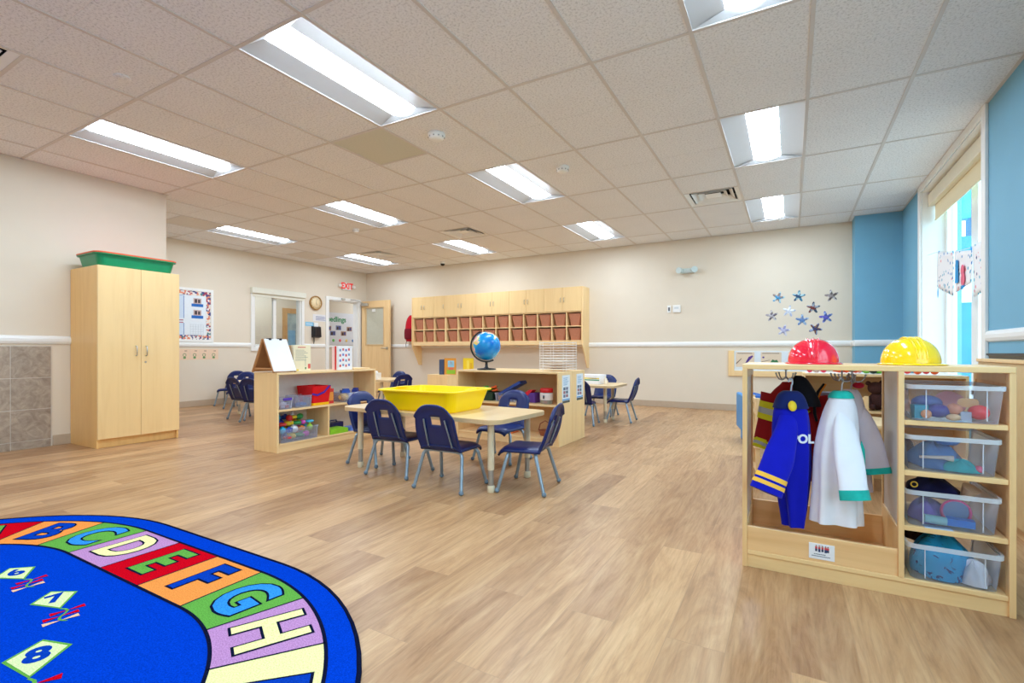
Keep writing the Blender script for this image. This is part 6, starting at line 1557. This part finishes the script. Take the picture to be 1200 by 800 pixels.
# starfish cut-outs
def star_mat(i, a, b, c):
    k = NT('holographic_%d' % i); p = k.n('ShaderNodeBsdfPrincipled'); k.l(p.outputs[0], k.out.inputs[0]); p.inputs['Roughness'].default_value = 0.3
    tc = k.n('ShaderNodeTexCoord'); n = k.n('ShaderNodeTexVoronoi'); k.val(n, Scale=26); k.l(tc.outputs['Object'], n.inputs['Vector'])
    s = k.n('ShaderNodeSeparateColor'); k.l(n.outputs['Color'], s.inputs[0])
    k.l(k.ramp(s.outputs[1], [(0, lin(a)), (0.4, lin(b)), (0.72, lin(c))], 'CONSTANT'), p.inputs['Base Color']); return k.mat
SM = [star_mat(0, (70, 150, 200), (176, 214, 226), (150, 130, 120)), star_mat(1, (26, 70, 110), (70, 130, 160), (160, 200, 214)), star_mat(2, (150, 140, 140), (200, 196, 198), (96, 84, 80)), star_mat(3, (120, 50, 44), (50, 76, 100), (150, 160, 176)),
      star_mat(4, (210, 216, 230), (180, 190, 220), (236, 240, 246)), star_mat(5, (170, 164, 172), (208, 204, 206), (110, 100, 110)), star_mat(6, (90, 130, 190), (160, 190, 220), (120, 140, 180)), star_mat(7, (90, 84, 190), (140, 170, 220), (60, 80, 150)),
      star_mat(8, (190, 190, 220), (214, 214, 228), (150, 150, 190)), star_mat(9, (50, 60, 110), (150, 170, 210), (120, 80, 60))]
SP = [(912, 348.5, 'pale blue starfish cut-out, topmost at the left of the group'), (936, 347, 'dark teal starfish cut-out, top middle of the group'), (974.5, 346.5, 'silver grey starfish cut-out, top right of the group'),
      (953, 360.5, 'red-brown and navy starfish cut-out right of the middle'), (924.5, 364.5, 'faint white starfish cut-out in the middle of the group'), (904.5, 370, 'faint grey starfish cut-out, leftmost of the group'), (940, 375, 'steel blue starfish cut-out below the middle of the group'),
      (968, 371.5, 'violet blue starfish cut-out at the right of the group'), (918.5, 387, 'faint lilac starfish cut-out, lowest at the left'), (955.5, 385, 'navy and silver starfish cut-out, lowest at the right')]
for i, (u, v, lab) in enumerate(SP):
    tu = (u - 600) / 575; d = WB / (cos(0.517) + tu * sin(0.517)); x = d * (-sin(0.517) + tu * cos(0.517)); z = CAM_Z + d * (411 - v) / 575
    pts = []
    rot = (0.3, 0.1, -0.15, 0.05, 0.2, -0.1, 0.0, -0.2, 0.25, 0.5)[i]
    for j in range(40):
        q = 2 * pi * j / 40; r = 0.036 + 0.056 * (0.5 + 0.5 * cos(5 * q)) ** 1.5
        pts.append((r * sin(q + rot), r * cos(q + rot)))
    m = MB().add([(0, -0.012, 0)] + [(a, -0.0025, b) for a, b in pts] + [(a, 0, b) for a, b in pts], [(0, 1 + j, 1 + (j + 1) % 40) for j in range(40)] + [(1 + j, 1 + (j + 1) % 40, 41 + (j + 1) % 40, 41 + j) for j in range(40)])
    tag(m.build('starfish_cutout', SM[i], loc=(x, WB, z)), lab + ' on the back wall', 'wall decoration', 'starfish cut-outs on the back wall')
# framed ledge board with nature cards
t = thing('picture_board', 'long wooden edged board with nature pictures low on the back wall', 'board', (-0.865, WB, 0.555))
MB().box(0, 0.085, -0.03, 0, 0, 0.40).build('side_rail', MAPLE, t, bevel=0.002)
MB().box(1.10, 1.185, -0.03, 0, 0, 0.40).build('side_rail', MAPLE, t, bevel=0.002)
MB().box(0.085, 1.10, -0.03, 0, 0, 0.085).build('bottom_rail', MAPLE_X, t, bevel=0.002)
MB().box(0.085, 1.10, -0.012, 0, 0.085, 0.39).build('white_panel', paper('blue_white_panel', (226, 234, 242)), t)
for i, (a, b) in enumerate(((0.11, 0.37), (0.46, 0.74), (0.83, 1.09))):
    c2 = MB().box(a, b, -0.014, -0.012, 0.145, 0.375).build('picture', paper('cream_picture', (228, 208, 184)), t)
    m = MB(); Y = -0.0145
    m.add([(a + 0.02, Y, 0.352), (b - 0.03, Y, 0.352), (b - 0.03, Y, 0.362), (a + 0.02, Y, 0.362)], [(0, 1, 2, 3)], 2)
    if i == 0:
        m.add([(a + 0.13, Y, 0.20), (a + 0.17, Y, 0.22), (a + 0.245, Y, 0.31), (a + 0.23, Y, 0.325), (a + 0.18, Y, 0.30)], [(0, 1, 2, 3, 4)], 0)
        m.add([(a + 0.01, Y, 0.19), (a + 0.08, Y, 0.27), (a + 0.075, Y, 0.28), (a + 0.0, Y, 0.20)], [(0, 1, 2, 3)], 2)
    else:
        m.add([(a + 0.13, Y, 0.22), (a + 0.24, Y, 0.22), (a + 0.22, Y, 0.26), (a + 0.19, Y, 0.25), (a + 0.16, Y, 0.265)], [(0, 1, 2, 3, 4)], 1)
        m.add([(a + 0.02, Y, 0.285), (a + 0.045, Y, 0.28), (a + 0.05, Y, 0.305), (a + 0.025, Y, 0.31)], [(0, 1, 2, 3)], 0)
        m.add([(a + 0.01, Y, 0.225), (a + 0.12, Y, 0.25), (a + 0.12, Y, 0.256), (a + 0.01, Y, 0.232)], [(0, 1, 2, 3)], 2)
    m.build('print', [paper('violet_ink', (84, 50, 140)), paper('forest_ink', (50, 120, 70)), paper('umber_ink', (120, 96, 84))], c2)

# children's paintings on a string across the tall window
t = thing('string', 'thin string hung across the tall window holding three paintings', 'string', (1.33, 0, 0))
sp = [(0, RY1, 2.02), (0, 6.62, 1.98), (0, 6.02, 1.875), (0, 5.48, 1.82), (0, RY0, 1.86)]
MB().tube(sp, 0.0025, 6).build('cord', paper('cord_white', (226, 226, 226)), t)
for y in (6.58, 6.08, 5.96, 5.54, 5.45, 5.15): zs = [za + (zb0 - za) * (y - ya) / (yb - ya) for (_, ya, za), (_, yb, zb0) in zip(sp[1:], sp) if ya <= y <= yb][0]; MB().box(-0.006, 0.004, y - 0.004, y + 0.004, zs - 0.022, zs + 0.008).build('peg', mat('blue_peg', (60, 150, 210)), t)
def speckle(name, seed, blot):
    k = NT(name); p = k.n('ShaderNodeBsdfPrincipled'); k.l(p.outputs[0], k.out.inputs[0]); p.inputs['Roughness'].default_value = 0.7
    tc = k.n('ShaderNodeTexCoord'); mp = k.n('ShaderNodeMapping'); mp.inputs['Location'].default_value = (seed, seed * 2.3, seed); k.l(tc.outputs['Object'], mp.inputs[0])
    v = k.n('ShaderNodeTexVoronoi'); k.val(v, Scale=19); k.l(mp.outputs[0], v.inputs['Vector'])
    s = k.n('ShaderNodeSeparateColor'); k.l(v.outputs['Color'], s.inputs[0])
    ink_ = k.ramp(s.outputs[0], [(0, lin((40, 130, 200))), (0.3, lin((236, 110, 140))), (0.5, lin((40, 60, 130))), (0.7, lin((60, 170, 200))), (0.88, lin((240, 140, 150)))], 'CONSTANT')
    k.l(k.mix(k.ramp(v.outputs['Distance'], [(0.26, (1, 1, 1)), (0.30, (0, 0, 0))]), lin((246, 246, 250)), ink_), p.inputs['Base Color'])
    p.inputs['Subsurface Weight'].default_value = 0.0
    return k.mat
PP = [('white speckled painting at the left end of the window string', 6.06, 6.62, 1.975, 1.875, 1.61, 1.465), ('painting with a blue stroke and pink figure in the middle of the window string', 5.51, 5.98, 1.87, 1.80, 1.49, 1.52), ('white speckled painting at the right end of the window string', 5.12, 5.47, 1.83, 1.82, 1.40, 1.43)]
for i, (lab, ya, yb, zb_, za_, z1b, z1a) in enumerate(PP):
    t = thing('painting', lab, 'painting', (1.325, (ya + yb) / 2, za_), 0, 'paintings on the window string')
    yc = (ya + yb) / 2
    def f(u, v): 
        y = ya + (yb - ya) * u; zt_ = za_ + (zb_ - za_) * u; zb2 = z1a + (z1b - z1a) * u
        return (0.005 * sin(3 * u + 3 * v + i), y - yc, zt_ + (zb2 - zt_) * v - za_)
    MB().grid(f, 8, 8).build('sheet', speckle('speckled_paper_%d' % i, 3.1 * i + 1, i), t, thick=0.0012)
    if i == 1:
        m = MB().add([(-0.014, 0.10, -0.03), (-0.014, 0.17, -0.02), (-0.014, 0.20, -0.23), (-0.014, 0.09, -0.235)], [(0, 1, 2, 3)], 0)
        m.ball((-0.014, -0.03, -0.14), (0.002, 0.05, 0.05), 14, 8, 1).ball((-0.014, -0.04, -0.22), (0.002, 0.06, 0.06), 14, 8, 1).ball((-0.014, -0.03, -0.29), (0.002, 0.05, 0.02), 14, 8, 0)
        m.build('paint_marks', [paper('paint_blue', (20, 150, 220)), paper('paint_pink', (240, 110, 140))], t)
    if i == 0: MB().ball((-0.01, 0.22, -0.33), (0.002, 0.02, 0.05), 12, 8).build('paint_marks', paper('paint_blue', (20, 150, 220)), t)
